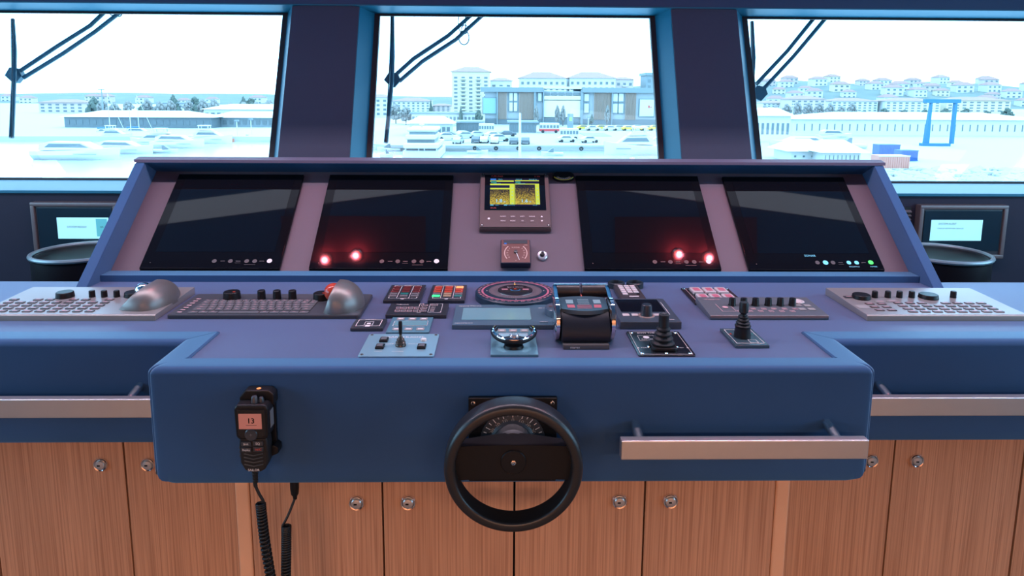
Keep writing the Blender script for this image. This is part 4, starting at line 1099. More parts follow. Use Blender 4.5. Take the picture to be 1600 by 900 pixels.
# six button panel
t = dev('lit_button_panel', 'black plate with six large pale square buttons in two rows', 'button panel', .522, 1.914)
W, L = .148, .164; plate(t, W, L, .004, mat('button_plate_black', (.02, .016, .018), .25), .001, .004)
legend(t, lambda m: (m.outline(.012, W-.012, .012, L-.012, .0042, .0010), m.text('LIGHTS', W/2, L-.006, .0043, .008)), INKP)
for x, y in ((.008, .008), (W-.008, .008), (.008, L-.008), (W-.008, L-.008)):
    m = MB(); m.lathe([(.0045, .004), (.0036, .0062), (.0001, .0066)], (x, y, 0), n=14); m.build('screw', CHROME, t)
for r in range(2):
    for c in range(3):
        x, y = .036+c*.038, .048+r*.068
        m = MB(); m.poly(rrect(x-.0165, x+.0165, y-.026, y+.026, .006), .004, .014, .003); o = m.build('button', mat('pale_clear_button', (.62, .55, .56), .15, spec=.8), t)
        m = MB(); m.poly(rrect(x-.009, x+.009, y-.015, y+.015, .004), .0141, .0146); m.build('button_legend', mat('pink_button_legend', (.55, .16, .22), .4), o)

# intercom panel with six ribbed knobs
t = dev('knob_panel', 'long grey sloped panel with six black ribbed knobs', 'control panel', .526, 1.784)
W, L = .322, .142
m = MB(); m.poly([(0, 0), (0, .010), (.004, .013), (L, .021), (L, 0)], 0, W, .0018, axis='X'); m.build('housing', mat('knob_panel_grey', (.12, .14, .16), .30, spec=.6), t)
m = MB(); m.box(.002, W-.002, -.0015, .0, .006, .0115, .0004); m.build('front_strip', mat('copper_edge', (.40, .24, .20), .3, metal=.5), t)
def sz(y): return .013+(y-.004)*.008/(L-.004)
for k, x in enumerate((.084, .116, .149, .185, .219, .271-.018)): knob(t, x, .075, sz(.075)-.001, .0095, .022, ribs=True)
m = MB()
for k in range(12):
    x = .090+k*.0145; y = .030 + (k % 2)*.018
    zz = sz(y)+.0004; m.outline(x-.006, x+.006, y-.007, y+.007, zz, .0012); m.box(x-.003, x+.003, y-.002, y+.002, zz, zz+.0004)
m.text('VINGTOR', .040, .118, sz(.118)+.0012, .011); m.outline(.040, .078, .020, .100, sz(.06)+.0012, .001); m.lathe([(.005, sz(.06)+.0004), (.008, sz(.06)+.0008)], (.060, .060, 0), n=16)
m.build('legend', INKP, t)
m = MB(); m.lathe([(.018, 0), (.018, .002), (.012, .0022)], (.280, .105, sz(.105)), n=28, sy=1.2)
for k in range(8): m.cyl((.280+.012*cos(k*PI/4), .105+.014*sin(k*PI/4), sz(.105)+.002), .0035, .0015, n=10)
m.build('speaker_rose', KEYWHITE, t)
for x, y in ((.268, .045), (.294, .045), (.268, .075), (.294, .072)):
    m = MB(); m.box(x-.009, x+.009, y-.009, y+.009, sz(y), sz(y)+.0016, .0006); m.build('button', KEYLIGHT, t)

# ================================================================== VHF HANDSET
t = thing('radio_handset', 'black radio handset reading 13, hanging in a holder on the desk front', 'handset', (-.560, YF, .825))
HY = -.058     # front face depth, local
def hp(mb, pts, y0, y1, bev): return mb.poly(pts, y0, y1, bev, axis='Y', seg=3)
m = MB(); hp(m, [(-.034, .004), (-.028, -.004), (.028, -.004), (.035, .004), (.036, .066), (.030, .074), (-.030, .074), (-.036, .066)], HY, -.020, .005); m.build('head', BLACKPL, t)
m = MB(); hp(m, [(-.028, .0), (-.030, -.020), (-.029, -.058), (-.020, -.076), (-.010, -.079), (.012, -.079), (.022, -.074), (.030, -.056), (.031, -.020), (.029, .0)], HY+.003, -.022, .005); m.build('body', BLACKRUB, t)
m = MB(); hp(m, [(-.028, .008), (-.018, .001), (.018, .001), (.030, .008), (.030, .064), (-.028, .064)], HY-.0015, HY+.001, .0006); m.build('face_frame', BLK, t)
m = MB(); m.box(-.0255, .0225, HY-.0026, HY-.0012, .022, .056, .0006); s_ = m.build('lcd', mat('handset_orange_lcd', (.30, .10, .08), .3, emit=(.75, .26, .20), estr=.30), t)
m = MB(); m.text('13', 0, HY-.0029, .040, .0165, 'XZ'); m.text('13', .0006, HY-.0029, .040, .0165, 'XZ'); m.text('13', .0003, HY-.0029, .0405, .0165, 'XZ'); m.box(-.010, .012, HY-.0029, HY-.0027, .0305, .0311); m.build('lcd_digits', INKBLK, s_)
m = MB(); m.lathe([(.0135, 0), (.0135, .002), (.012, .0035), (.0001, .0030)], (-.001, HY, .009), 'Y', 36); w = m.build('control_dial', DKGREY2, t)
m = MB(); m.text('+', -.001, HY-.0038, .009, .012, 'XZ'); m.build('dial_mark', GREYCELL, w)
for (xa, xb, za, zb_, tx, ml) in ((-.024, -.003, -.018, -.008, 'Shift', INK), (.001, .022, -.017, -.007, 'SQ', INK), (-.024, -.003, -.031, -.021, 'Replay', INK), (.001, .022, -.030, -.020, '16/C', INKR)):
    m = MB(); m.box(xa, xb, HY-.0005, HY+.004, za, zb_, .001, mi=0); m.text(tx, (xa+xb)/2, HY-.0008, (za+zb_)/2, .0075 if len(tx) < 5 else .0062, 'XZ', mi=1); m.build('button', [DKGREY2, ml], t)
m = MB()
for k in range(4):
    z = -.040-k*.008; m.tube([(-.020, HY+.0025, z+.004), (0, HY+.0015, z), (.020, HY+.0025, z+.004)], .0012, 6)
m.build('grip_chevrons', DKGREY2, t)
m = MB(); m.text('SAILOR', -.001, HY+.0024, -.0735, .0075, 'XZ'); m.build('maker_lettering', INK, t)
m = MB(); m.box(.0362, .0368, HY+.010, -.026, .018, .056); m.build('side_label', KEYM, t)
m = MB(); m.lathe([(.0068, 0), (.0068, .002), (.0062, .012), (.005, .014), (.0001, .0142)], (.004, HY+.014, .074), n=20); m.build('volume_knob', DKGREY, t)
m = MB(); m.lathe([(.0060, 0), (.0058, .008), (.004, .012), (.0001, .013)], (.017, HY+.018, .072), n=20); m.build('squelch_knob', DKGREY2, t)
for z in (-.026, -.036, -.046): 
    m = MB(); m.box(-.0325, -.029, HY+.010, HY+.022, z-.003, z+.003, .001); m.build('side_key', DKGREY, t)
m = MB(); m.poly([(-.034, .060), (.040, .060), (.040, .085), (.030, .094), (-.020, .094), (-.034, .078)], -.030, -.0005, .004, axis='Y'); m.poly([(.014, -.064), (.044, -.050), (.044, -.036), (.034, -.03), (.014, -.04)], -.030, -.0005, .003, axis='Y')
m.box(-.02, .036, -.012, -.0005, -.05, .07, .003); m.build('holder', BLACKPL, t)
m = MB(); m.lathe([(.004, 0), (.005, .0006), (.0001, .0012)], (.006, -.020, .0942), n=14); m.build('holder_light', mat('amber_dot', (.8, .3, .1), .4, emit=(1, .4, .1), estr=.5), t)
# coiled cord: out of the handset, down, round and up to the plug
m = MB(); pts = [Vector((-.006, -.040, -.078)), Vector((-.004, -.040, -.095)), Vector((-.005, -.041, -.115)), Vector((.002, -.042, -.135)), Vector((.010, -.042, -.152)), Vector((.0105, -.040, -.165))]
# smooth centre line by Catmull-Rom
def crom(P, k=8):
    out = []
    for i in range(len(P)-1):
        a, b, c, d = P[max(i-1, 0)], P[i], P[i+1], P[min(i+2, len(P)-1)]
        for j in range(k):
            q = j/k; out.append(.5*((2*b)+(c-a)*q+(2*a-5*b+4*c-d)*q*q+(3*b-3*c+d-a)*q**3))
    return out+[P[-1]]
def coil(P, R, turns):
    C = crom(P, 40); out = []; n_ = len(C)*1; tot = int(turns*10)
    for i in range(tot+1):
        f = i/tot*(len(C)-1); a = int(min(f, len(C)-2)); c = C[a].lerp(C[a+1], f-a); d = (C[a+1]-C[a]).normalized()
        e1 = d.cross(Vector((0, 1, 0))).normalized(); e2 = d.cross(e1); th = 2*PI*turns*i/tot
        out.append(c+e1*R*cos(th)+e2*R*sin(th))
    return out
path1 = [Vector((.004, -.040, -.160)), Vector((.008, -.040, -.24)), Vector((.018, -.036, -.36)), Vector((.026, -.034, -.46)), Vector((.036, -.032, -.50)), Vector((.044, -.030, -.46)), Vector((.044, -.020, -.36)), Vector((.043, -.004, -.29)), Vector((.042, .006, -.245))]
m.tube(crom(pts, 6), [.0042 if i < 14 else .0032 for i in range(6*5+1)], 10)
cp = coil(path1, .0088, 92); m.tube(cp, .0030, 7)
m.tube(crom([Vector(cp[-1]), Vector((.044, .012, -.225)), Vector((.052, .028, -.204)), Vector((.055, .036, -.194))], 6), .0030, 8)
cord = m.build('coiled_cord', BLACKRUB, t, angle=1.2)
m = MB(); m.lathe([(.0052, 0), (.0058, .006), (.0050, .007), (.0062, .013), (.0054, .014), (.0068, .022), (.0060, .023), (.0074, .032)], (-.0045, -.040, -.111), n=16); m.build('strain_relief', BLACKRUB, t)
m = MB(); m.lathe([(.0045, 0), (.0055, .008), (.0085, .012), (.0100, .026), (.0100, .060)], (.055, .036, -.197), n=20); m.build('cord_plug', BLACKPL, t)

# ================================================================== SIDE DISPLAYS ON THE DASH WALL
def side_unit(label, x0, x1, mirror):
    t = thing('dash_display', label, 'display', (x0, 2.91, .86)); W = x1-x0
    m = MB(); m.box(0, W, -.030, 0, .0, .225, .004); m.build('housing', DKGREY2, t)
    m = MB()
    for a in ((-.004, W+.004, .211, .229), (-.004, W+.004, -.004, .014)): m.box(a[0], a[1], -.038, 0, a[2], a[3], .004)
    for a in ((-.004, .014), (W-.014, W+.004)): m.box(a[0], a[1], -.038, 0, .010, .215, .004)
    m.build('frame', mat('warm_grey_frame', (.16, .14, .14), .3, metal=.4), t)
    m = MB(); m.box(.020, W-.020, -.033, -.030, .030, .205, .001); s = m.build('screen', mat('teal_unlit_screen', (.01, .03, .045), .12), t)
    a, b = (.10, W-.035) if not mirror else (.05, W-.10)
    m = MB(); m.box(a, b, -.0345, -.0332, .075, .165, .0005); m.build('dialog_box', mat('lit_dialog_box', (.3, .5, .55), .3, emit=(.32, .80, .95), estr=.85), s)
    m = MB()
    if not mirror:
        m2 = MB(); m2.box(b-.052, b-.006, -.0349, -.0346, .085, .160, .0002); m2.build('dialog_field', mat('teal_dialog_field', (.05, .3, .35), .3, emit=(.10, .42, .50), estr=.8), s); m.text('SYSTEM READY', (a+b-.05)/2, -.0350, .125, .012, 'XZ', mi=1)
        m.text('OK', b-.029, -.0352, .125, .010, 'XZ', mi=1)
    else:
        m.text('SYSTEM ALERT', a+.07, -.0350, .148, .012, 'XZ', mi=1); m.text('CHECK NETWORK DEVICES', a+.085, -.0350, .128, .009, 'XZ', mi=1)
    o = m.build('dialog_legend', [INKBLK, INKBLK], s)
    return t
side_unit('teal dash display with lit message box, at the far left below the windows', -1.98, -1.632, False)
t = side_unit('teal dash display with lit message box, at the far right below the windows', 1.748, 2.12, True)
t = thing('louvre_vent', 'small slatted air vent beside the right dash display', 'vent', (1.58, 2.91, .93))
m = MB(); m.box(0, .145, -.010, 0, 0, .145, .002); m.build('vent_frame', BLACKPL, t)
for k in range(8):
    m = MB(); m.raw([(.006, -.022, .010+k*.0165), (.139, -.022, .010+k*.0165), (.139, -.008, .020+k*.0165), (.006, -.008, .020+k*.0165), (.006, -.020, .008+k*.0165), (.139, -.020, .008+k*.0165), (.139, -.006, .018+k*.0165), (.006, -.006, .018+k*.0165)],
                    [(0, 1, 2, 3), (7, 6, 5, 4), (0, 4, 5, 1), (3, 2, 6, 7), (0, 3, 7, 4), (1, 5, 6, 2)]); m.build('slat', mat('warm_grey_frame', (.16, .14, .14), .3), t)
for sx, lb in ((-1, 'dark round drum with thin pale rim beyond the left cheek of the console'), (1, 'dark round drum with thin pale rim beyond the right cheek of the console')):
    t = thing('round_drum', lb, 'drum', (-1.68 if sx < 0 else 1.74, 2.70, .77)); 
    m = MB(); m.lathe([(.165, 0), (.172, .02), (.172, .135), (.160, .145), (.145, .135), (.0001, .120)], n=48); m.build('drum_body', BLACKPL, t)
    m = MB(); m.torus((0, 0, .150), .172, .0085, n=48, m=8); m.build('rim', mat('pale_teal_rim', (.30, .42, .45), .3, metal=.3), t)
    m = MB(); m.lathe([(.12, -.77), (.12, -.75), (.05, -.73), (.05, 0)], n=28); m.build('stand', DKGREY, t)

# ================================================================== WINDOW WIPERS OUTSIDE THE GLASS
def on_glass(px, py, off):
    r = ray(px, py); k = (3.3+off-1.2365*WA - (CAM.y-WA*CAM.z)) / (r.y-WA*r.z); return CAM+r*k
WIPM = mat('wiper_black', (.016, .075, .10), .45)
def wiper(label, blade, block, arm0, arm1, loops=None):
    O = on_glass(block[0], block[1], .10)
    t = thing('window_wiper', label, 'wiper', O); 
    def L(p, off): return on_glass(p[0], p[1], off)-O
    m = MB(); m.tube([L(blade[0], .055), L(blade[1], .050)]+[L(b, .055) for b in blade[2:]], [.009, .013]+[.011]*(len(blade)-2), 8); m.build('blade', WIPM, t)
    m = MB(); m.tube([L(blade[0], .032), L(blade[-1], .032)], .003, 6); m.build('rubber_lip', BLACKRUB, t)
    for nm, a in (('arm', arm0), ('arm', arm1)):
        m = MB(); m.tube([L(a[0], .085)]+[L(q, .10) for q in a[1:]], .0105, 8); m.build(nm, WIPM, t)
    m = MB(); b0 = Vector((0, 0, 0)); q = .040
    m.raw([(-q, -.02, 0), (-.012, -.02, q), (.030, -.02, q*.8), (q*1.1, -.02, -.002), (.012, -.02, -q*.95), (-.012, -.02, -q*.7), (-q, .015, 0), (-.012, .015, q), (.030, .015, q*.8), (q*1.1, .015, -.002), (.012, .015, -q*.95), (-.012, .015, -q*.7)],
          [(0, 5, 4, 3, 2, 1), (6, 7, 8, 9, 10, 11)]+[(i, (i+1) % 6, 6+(i+1) % 6, 6+i) for i in range(6)]); m.build('pivot_block', WIPM, t)
    if loops:
        m = MB()
        for (cx, cy, rx, ry) in loops:
            m.tube([L((cx+rx*cos(k*PI/12), cy+ry*sin(k*PI/12)), .12) for k in range(25)], .0028, 6)
        m.build('hose_loop', WIPM, t)
    e = L(arm0[-1], .10); e2 = L(arm1[-1], .10)
    m = MB(); c = (e+e2)/2; m.box(c.x-.14, c.x+.14, c.y-.03, c.y+.04, c.z-.02, c.z+.05, .006); m.build('motor_housing', WIPM, t)
wiper('black wiper with twin arms and a hose loop on the centre window', [(613, 10), (613, 90), (612, 130), (603, 223)], (613, 125), [(617, 118), (646, 92), (700, 56), (745, 16), (755, -14)], [(624, 127), (660, 96), (712, 62), (763, 16), (775, -14)], [(725, 59, 8, 11), (722, 35, 6, 16), (726, 46, 5, 7)])
wiper('black wiper with twin arms at the left edge of the right window', [(1175, 34), (1177, 90), (1176, 120), (1181, 205)], (1184, 146), [(1182, 131), (1230, 80), (1285, 12), (1300, -16)], [(1188, 144), (1240, 88), (1304, 12), (1322, -16)])
wiper('black wiper with twin arms at the top of the left window', [(20, 30), (22, 80), (22, 120), (18, 215)], (24, 118), [(30, 112), (90, 72), (141, 40), (178, 5), (195, -20)], [(36, 122), (98, 84), (148, 50), (206, 5), (222, -20)], [(186, 18, 5, 8), (176, 16, 6, 8)])

# ================================================================== THE HARBOUR OUTSIDE
SEA, GND = -10.5, -9.3
WHT = mat('white_painted_wall', (.58, .58, .56), .6); CREAM = mat('cream_wall', (.60, .52, .37), .7); PINKW = mat('pale_rose_wall', (.52, .42, .39), .7)
BGREY = mat('blue_grey_cladding', (.20, .24, .25), .6); WINM = mat('far_window_glass', (.13, .16, .17), .3); ROOFR = mat('pale_red_tile_roof', (.30, .17, .145), .8, var=.1, vscale=.5)
TIMB = mat('timber_louvre_cladding', (.27, .19, .145), .7); LEAF = mat('grey_green_foliage', (.10, .125, .10), .9, var=.3, vscale=.6); LEAF2 = mat('pale_bare_twigs', (.24, .23, .21), .9, var=.2, vscale=.6)
TRNK = mat('tree_trunk', (.16, .13, .11), .9); ASPH = mat('quay_paving', (.40, .40, .39), .8); HILLM = mat('hill_scrub', (.13, .15, .13), .9, var=.3, vscale=.05)
TYRE = mat('black_tyre', (.03, .03, .03), .8); GRASS = mat('grass_green', (.30, .48, .15), .9)
CONB = mat('blue_container_paint', (.03, .10, .30), .6); CONR = mat('salmon_container_paint', (.55, .24, .18), .6); CRANE = mat('crane_blue_paint', (.02, .14, .26), .5)
BUSR = mat('red_bus_paint', (.55, .06, .06), .5); YEL = mat('yellow_taxi_paint', (.7, .5, .06), .5); ORNG = mat('orange_red_hull_paint', (.50, .15, .08), .5)
wm = mat('harbour_water', (.42, .44, .44), .18, spec=.8, bump=(.6, .5), var=.1, vscale=.05)
m = MB(); m.box(-900, 900, 20, 260, SEA-.2, SEA); o = m.build('harbour_water', wm); o['kind'] = 'structure'
fr = [(-900, 213), (300, 213), (445, 214), (610, 227), (1050, 227), (1120, 240), (1190, 262), (1300, 276), (1500, 292), (2400, 300)]
P = [on_z(x, y, GND) for x, y in fr]; far = [(p.x*1.0 + (p.x > 0)*1500 - (p.x <= 0)*1500, 1500) for p in (P[-1], P[0])]
m = MB(); m.poly([(p.x, p.y) for p in P]+[far[0], far[1]], SEA-1, GND); o = m.build('quay_ground', ASPH); o['kind'] = 'structure'
m = MB(); q0, q1 = on_z(612, 227, GND), on_z(1048, 227, GND); m.box(q0.x, q1.x, q0.y-.7, q0.y+.1, GND-.5, GND+.06); t = m.build('quay_coping', mat('dark_quay_edge', (.30, .31, .30), .8)); t['kind'] = 'structure'
for k, px in enumerate((742, 775, 810, 842, 907, 955)):
    c = on_z(px, 228, GND); m = MB(); m.torus((0, 0, 0), .30, .15, 'Y', 16, 8)
    o = m.build('fender_tyre', TYRE, None, (c.x, q0.y-.85, GND-.45)); tag(o, 'black tyre fender hanging on the quay wall', 'tyre', 'tyre fenders along the quay')
# hill with rows of houses
m = MB(); NX = 40; vs = []; fs = []
for i in range(NX+1):
    x = -700+1700*i/NX
    h = 6 + 24*math.exp(-((x-430)/250)**2) + (4*sin(x*.011)+2.5*sin(x*.037+1))*(1 if x > 100 else .35)
    for j, (y, k) in enumerate(((560, 0), (640, .45), (760, .85), (860, 1.0), (960, .9))): vs.append((x, y, GND+max(0, h)*k*1.0))
for i in range(NX):
    for j in range(4): fs.append((i*5+j, (i+1)*5+j, (i+1)*5+j+1, i*5+j+1))
m.raw(vs, fs); o = m.build('wooded_hill', HILLM, angle=3); o['kind'] = 'structure'
def hillz(x, y):
    h = 6 + 24*math.exp(-((x-430)/250)**2) + (4*sin(x*.011)+2.5*sin(x*.037+1))*(1 if x > 100 else .35)
    ks = ((560, 0), (640, .45), (760, .85), (860, 1.0), (960, .9))
    for (a, ka), (b, kb) in zip(ks, ks[1:]):
        if a <= y <= b: return GND+max(0, h)*(ka+(kb-ka)*(y-a)/(b-a))
    return GND
def house_proto(wm_, L_):
    t = thing('hillside_house', L_, 'house', (0, 0, 0), group=None)
    m = MB(); m.box(-7, 7, -5, 5, -2, 7); m.build('wall', wm_, t)
    m = MB(); m.raw([(-7.6, -5.6, 6.9), (7.6, -5.6, 6.9), (7.6, 5.6, 6.9), (-7.6, 5.6, 6.9), (-3.5, 0, 9.6), (3.5, 0, 9.6)], [(0, 1, 5, 4), (1, 2, 5), (2, 3, 4, 5), (3, 0, 4), (3, 2, 1, 0)]); m.build('roof', ROOFR, t)
    for z in (1.2, 4.4):
        for x in (-4.6, 0, 4.6):
            m = MB(); m.box(x-1.0, x+1.0, -5.1, -4.95, z, z+1.5); m.build('window', WINM, t)
    return t
protos = [house_proto(WHT, 'white house with pale red hip roof on the hillside'), house_proto(CREAM, 'cream house with pale red hip roof on the hillside'), house_proto(PINKW, 'rose house with pale red hip roof on the hillside')]
labs = ['white house with pale red roof among many on the far hillside', 'cream house with pale red roof among many on the far hillside', 'rose house with pale red roof among many on the far hillside']
rnd = random.Random(11); first = [True]*3
spots = []
for row, (y, n_) in enumerate(((575, 15), (625, 17), (675, 18), (735, 18), (780, 16))):
    for k in range(n_):
        spots.append((190+ (640-190+row*60)*(k+rnd.random()*.5)/n_ , y+rnd.uniform(-8, 8), rnd.uniform(-.35, .35), rnd.uniform(.7, 1.15)))
for k in range(14): spots.append((-560+k*30+rnd.uniform(-6, 6), 575+rnd.uniform(-8, 30), rnd.uniform(-.3, .3), rnd.uniform(.6, .9)))
for (x, y, a, s_) in spots:
    i = rnd.choice((0, 0, 1, 2)); z = hillz(x, y)-1.2
    if first[i]: o = protos[i]; first[i] = False; o.location = (x, y, z); o.rotation_euler = (0, 0, a)
    else: o = copy_tree(protos[i], None, (x, y, z), (0, 0, a))
    o.scale = (s_, s_, s_); o['label'] = labs[i]; o['group'] = 'houses on the far hillside: ' + ('white', 'cream', 'rose')[i]

def bx(px0, px1, pyt, Y, zb=GND):
    """real extents of a facade standing Y metres away"""
    a = on_y(px0, pyt, Y); b = on_y(px1, pyt, Y); return a.x, b.x, (a.z+b.z)/2
def block(label, px0, px1, pyt, Y, depth, wall, rows, cols, roof=None, winw=.45, winh=.5, name='building', balcony=None, fy=.12, cat='building', yaw=0):
    x0, x1, zt_ = bx(px0, px1, pyt, Y); W = x1-x0; H = zt_-GND
    t = thing(name, label, cat, ((x0+x1)/2, Y, GND), (0, 0, yaw))
    m = MB(); m.box(-W/2, W/2, 0, depth, -.1, H); m.build('wall', wall, t)
    if roof == 'hip':
        m = MB(); e = W*.02+.4; rh = min(H*.28, W*.14); m.raw([(-W/2-e, -e, H), (W/2+e, -e, H), (W/2+e, depth+e, H), (-W/2-e, depth+e, H), (-W*.18, depth/2, H+rh), (W*.18, depth/2, H+rh)], [(0, 1, 5, 4), (1, 2, 5), (2, 3, 4, 5), (3, 0, 4), (3, 2, 1, 0)]); m.build('roof', ROOFR, t)
    elif roof == 'flat':
        m = MB(); m.box(-W/2-.6, W/2+.6, -.6, depth+.6, H, H+H*.05+.3, .05); m.build('roof', BGREY, t)
    elif roof == 'pale':
        m = MB(); m.raw([(-W/2-1, -1, H), (W/2+1, -1, H), (W/2+1, depth+1, H), (-W/2-1, depth+1, H), (-W*.3, depth/2, H+1.8), (W*.3, depth/2, H+1.8)], [(0, 1, 5, 4), (1, 2, 5), (2, 3, 4, 5), (3, 0, 4), (3, 2, 1, 0)]); m.build('roof', WHT, t)
    src = None; cw, rh_ = W/max(1, cols), H*(1-fy)/max(1, rows)
    for r in range(rows):
        for c in range(cols):
            cx = -W/2+(c+.5)*cw; cz = H*fy*.5+(r+.5)*rh_
            if src is None:
                m = MB(); m.box(-cw*winw/2, cw*winw/2, -.12, .05, -rh_*winh/2, rh_*winh/2); src = m.build('window', WINM, t, (cx, 0, cz))
            else: dup(src, t, cx, 0, cz)
    if balcony:
        bs = None
        for c in balcony:
            for r in range(rows):
                cx = -W/2+(c+.5)*cw; cz = H*fy*.5+r*rh_+rh_*.05
                if bs is None:
                    m = MB(); m.box(-cw*.40, cw*.40, -1.3, 0, 0, rh_*.26); bs = m.build('balcony', WHT, t, (cx, 0, cz))
                else: dup(bs, t, cx, 0, cz)
    return t
block('tall cream apartment tower with rows of balconies, highest building in view', 706, 765, 112, 300, 16, CREAM, 10, 5, 'hip', balcony=(1, 3), fy=.18)
block('white apartment tower wing standing behind the cream tower', 766, 800, 126, 318, 14, WHT, 8, 3, 'hip', balcony=(1,), fy=.18)
block('pale building with red grey hip roof left behind the shopping hall', 812, 884, 122, 330, 20, WHT, 6, 8, 'hip')
block('wide pale building with hip roof right behind the shopping hall', 890, 962, 122, 335, 22, WHT, 6, 8, 'hip')
block('narrow pale house with red roof beside the wide hip roofed building', 962, 990, 124, 345, 14, PINKW, 6, 3, 'hip', balcony=(1,))
block('small grey blue block at the right edge of the centre window', 1010, 1040, 118, 340, 14, BGREY, 6, 3, 'flat')
block('long house row with pale red roof, left behind the wiper blade', 612, 672, 158, 360, 14, WHT, 4, 8, 'hip')
block('low house with pale red roof beside the apartment tower', 674, 704, 165, 380, 12, PINKW, 3, 4, 'hip')
block('white house just inside the left frame of the centre window', 575, 606, 152, 300, 12, WHT, 4, 3, 'hip')
block('long low white office with a dark window row and flat roof', 643, 748, 178, 228, 10, WHT, 1, 18, 'flat', .6, .6)
block('low glass pavilion with slim frames on the quay', 713, 752, 192, 185, 8, BGREY, 1, 9, 'flat', .75, .8)
block('low glass fronted kiosk row below the shopping hall', 796, 838, 192, 190, 6, BGREY, 1, 8, 'flat', .75, .8)
block('white terrace cafe building below the long low office', 640, 704, 193, 175, 8, WHT, 1, 9, 'pale', .7, .5)

# the shopping hall with timber louvre bays
x0, x1, zt_ = bx(751, 1066, 137, 240); W = x1-x0; H = zt_-GND; ox = (x0+x1)/2
t = thing('shopping_hall', 'large blue grey shopping hall with timber louvre bays and white posters', 'building', (ox, 240, GND))
def hx(px): return on_y(px, 160, 240).x-ox
def hz(py): return on_y(900, py, 240).z-GND
m = MB(); m.box(-W/2+1.5, W/2, .6, 30, -.1, H-1.2); m.build('wall', mat('pale_grey_cladding', (.36, .38, .39), .7), t)
for a, b in ((751, 848), (909, 1066)):
    m = MB(); m.box(hx(a), hx(b), -1.0, 31, hz(144.5), H, .05); m.build('roof_edge', BGREY, t)
m = MB(); m.box(hx(848), hx(909), .0, 28, hz(139), hz(135.5), .05); m.build('roof_edge', CREAM, t)
m = MB(); m.box(hx(848), hx(907), -.6, .6, hz(156), hz(150), .05); m.build('balcony_band', CREAM, t)
m = MB(); m.box(hx(848), hx(907), -.2, .6, hz(183), hz(157), .05); m.build('entrance_wall', mat('pale_cream_cladding', (.66, .62, .55), .7), t)
for k in range(5): m = MB(); a = hx(850+k*11.5); m.box(a, a+hx(859)-hx(850), .2, .62, hz(149), hz(144.5)); m.build('window', WINM, t)
for a, b in ((778, 792), (811, 834), (928, 955), (977, 994)):
    m = MB(); n_ = max(5, int((b-a)*.55))
    for k in range(n_): u = a+(b-a)*(k+.5)/n_; m.box(hx(u)-.15, hx(u)+.15, -.3, .1, hz(187), hz(144.5))
    o = m.build('timber_louvres', TIMB, t)
    m = MB(); m.box(hx(a), hx(b), .1, .62, hz(187), hz(144.5)); m.build('louvre_backing', WHT, t)
for a, b in ((848, 850), (907, 911), (834, 837), (776, 778), (955, 957)):
    m = MB(); m.box(hx(a), hx(b), -.8, .7, -.1, hz(140)); m.build('blue_pilaster', BGREY, t)
ps = [(796, 801, 146, 158), (803, 808, 146, 158), (796, 801, 161, 174), (803, 808, 161, 174), (841, 846, 146, 158), (913, 920, 147, 158), (913, 920, 162, 176), (958, 965, 146, 158), (967, 974, 146, 158), (958, 965, 162, 176), (967, 974, 162, 176), (1000, 1022, 155, 181), (755, 775, 154, 178)]
for k, (a, b, c, d) in enumerate(ps):
    m = MB(); m.box(hx(a)-.3, hx(b)+.3, .2, .62, hz(d)-.3, hz(c)+.3); f_ = m.build('poster_frame', BGREY, t)
    m = MB(); m.box(hx(a), hx(b), .05, .3, hz(d), hz(c)); m.build('poster', WHT if k != 12 else mat('blue_poster', (.25, .40, .48), .6), f_)
m = MB(); m.box(hx(1013), hx(1015.5), -.05, .1, hz(168), hz(164)); m.box(hx(1016.5), hx(1018.5), -.05, .1, hz(167.3), hz(166)); m.build('red_crescent_mark', BUSR, t)
m = MB(); m.box(-W/2+1.5, W/2, -.1, .62, -.1, hz(186)); m.build('shopfront', WINM, t)

# left shore
block('long white jetty restaurant with a dark glass front, far left shore', 100, 330, 183, 205, 9, WINM, 1, 22, 'pale', .5, .5)
block('long white boathouse row on the left shore beside the pillar', 325, 470, 184, 212, 9, BGREY, 1, 14, 'pale', .6, .5)
block('pavilion with a wide white tent roof on the left shore', 318, 470, 171, 250, 14, WHT, 1, 16, 'pale', .6, .5)
block('white frame building among trees on the left shore', 246, 286, 162, 300, 10, WHT, 3, 5, 'flat')
block('small white house with flat roof among trees, left shore', 286, 314, 163, 320, 10, WHT, 2, 4, 'flat')
block('pale house with red roof at the far left of the left window', 60, 130, 160, 330, 12, PINKW, 3, 6, 'hip')
# right shore
for k, (a, b, yt, Y, lb) in enumerate(((1236, 1290, 152, 420, 'pale rose apartment block behind the long white hall, leftmost'), (1300, 1372, 155, 430, 'broad white apartment block behind the long white hall, middle'), (1384, 1470, 155, 425, 'white apartment block with red roof behind the long white hall, right'), (1480, 1580, 154, 430, 'white apartment block behind the crane, furthest right'), (1192, 1232, 158, 440, 'small pale apartment block nearest the wiper, behind the white hall'))):
    block(lb, a, b, yt+3, Y, 16, (PINKW, WHT, WHT, CREAM, WHT)[k], 4, 9 if b-a > 60 else 6, 'hip', .5, .5)
block('very long white boatyard hall on the right shore', 1240, 1640, 187, 185, 14, WHT, 1, 34, 'pale', .12, .6, fy=.3)
block('small white harbour office with dark windows beside the right window frame', 1181, 1236, 181, 160, 8, WHT, 1, 7, 'pale', .45, .5)
block('low white storage shed in front of the boatyard hall', 1287, 1345, 238, 108, 7, WHT, 1, 9, 'pale', .06, .6)
block('low white shed with two small windows, right of the pillar', 1236, 1290, 236, 112, 7, WHT, 1, 4, 'pale', .2, .2)

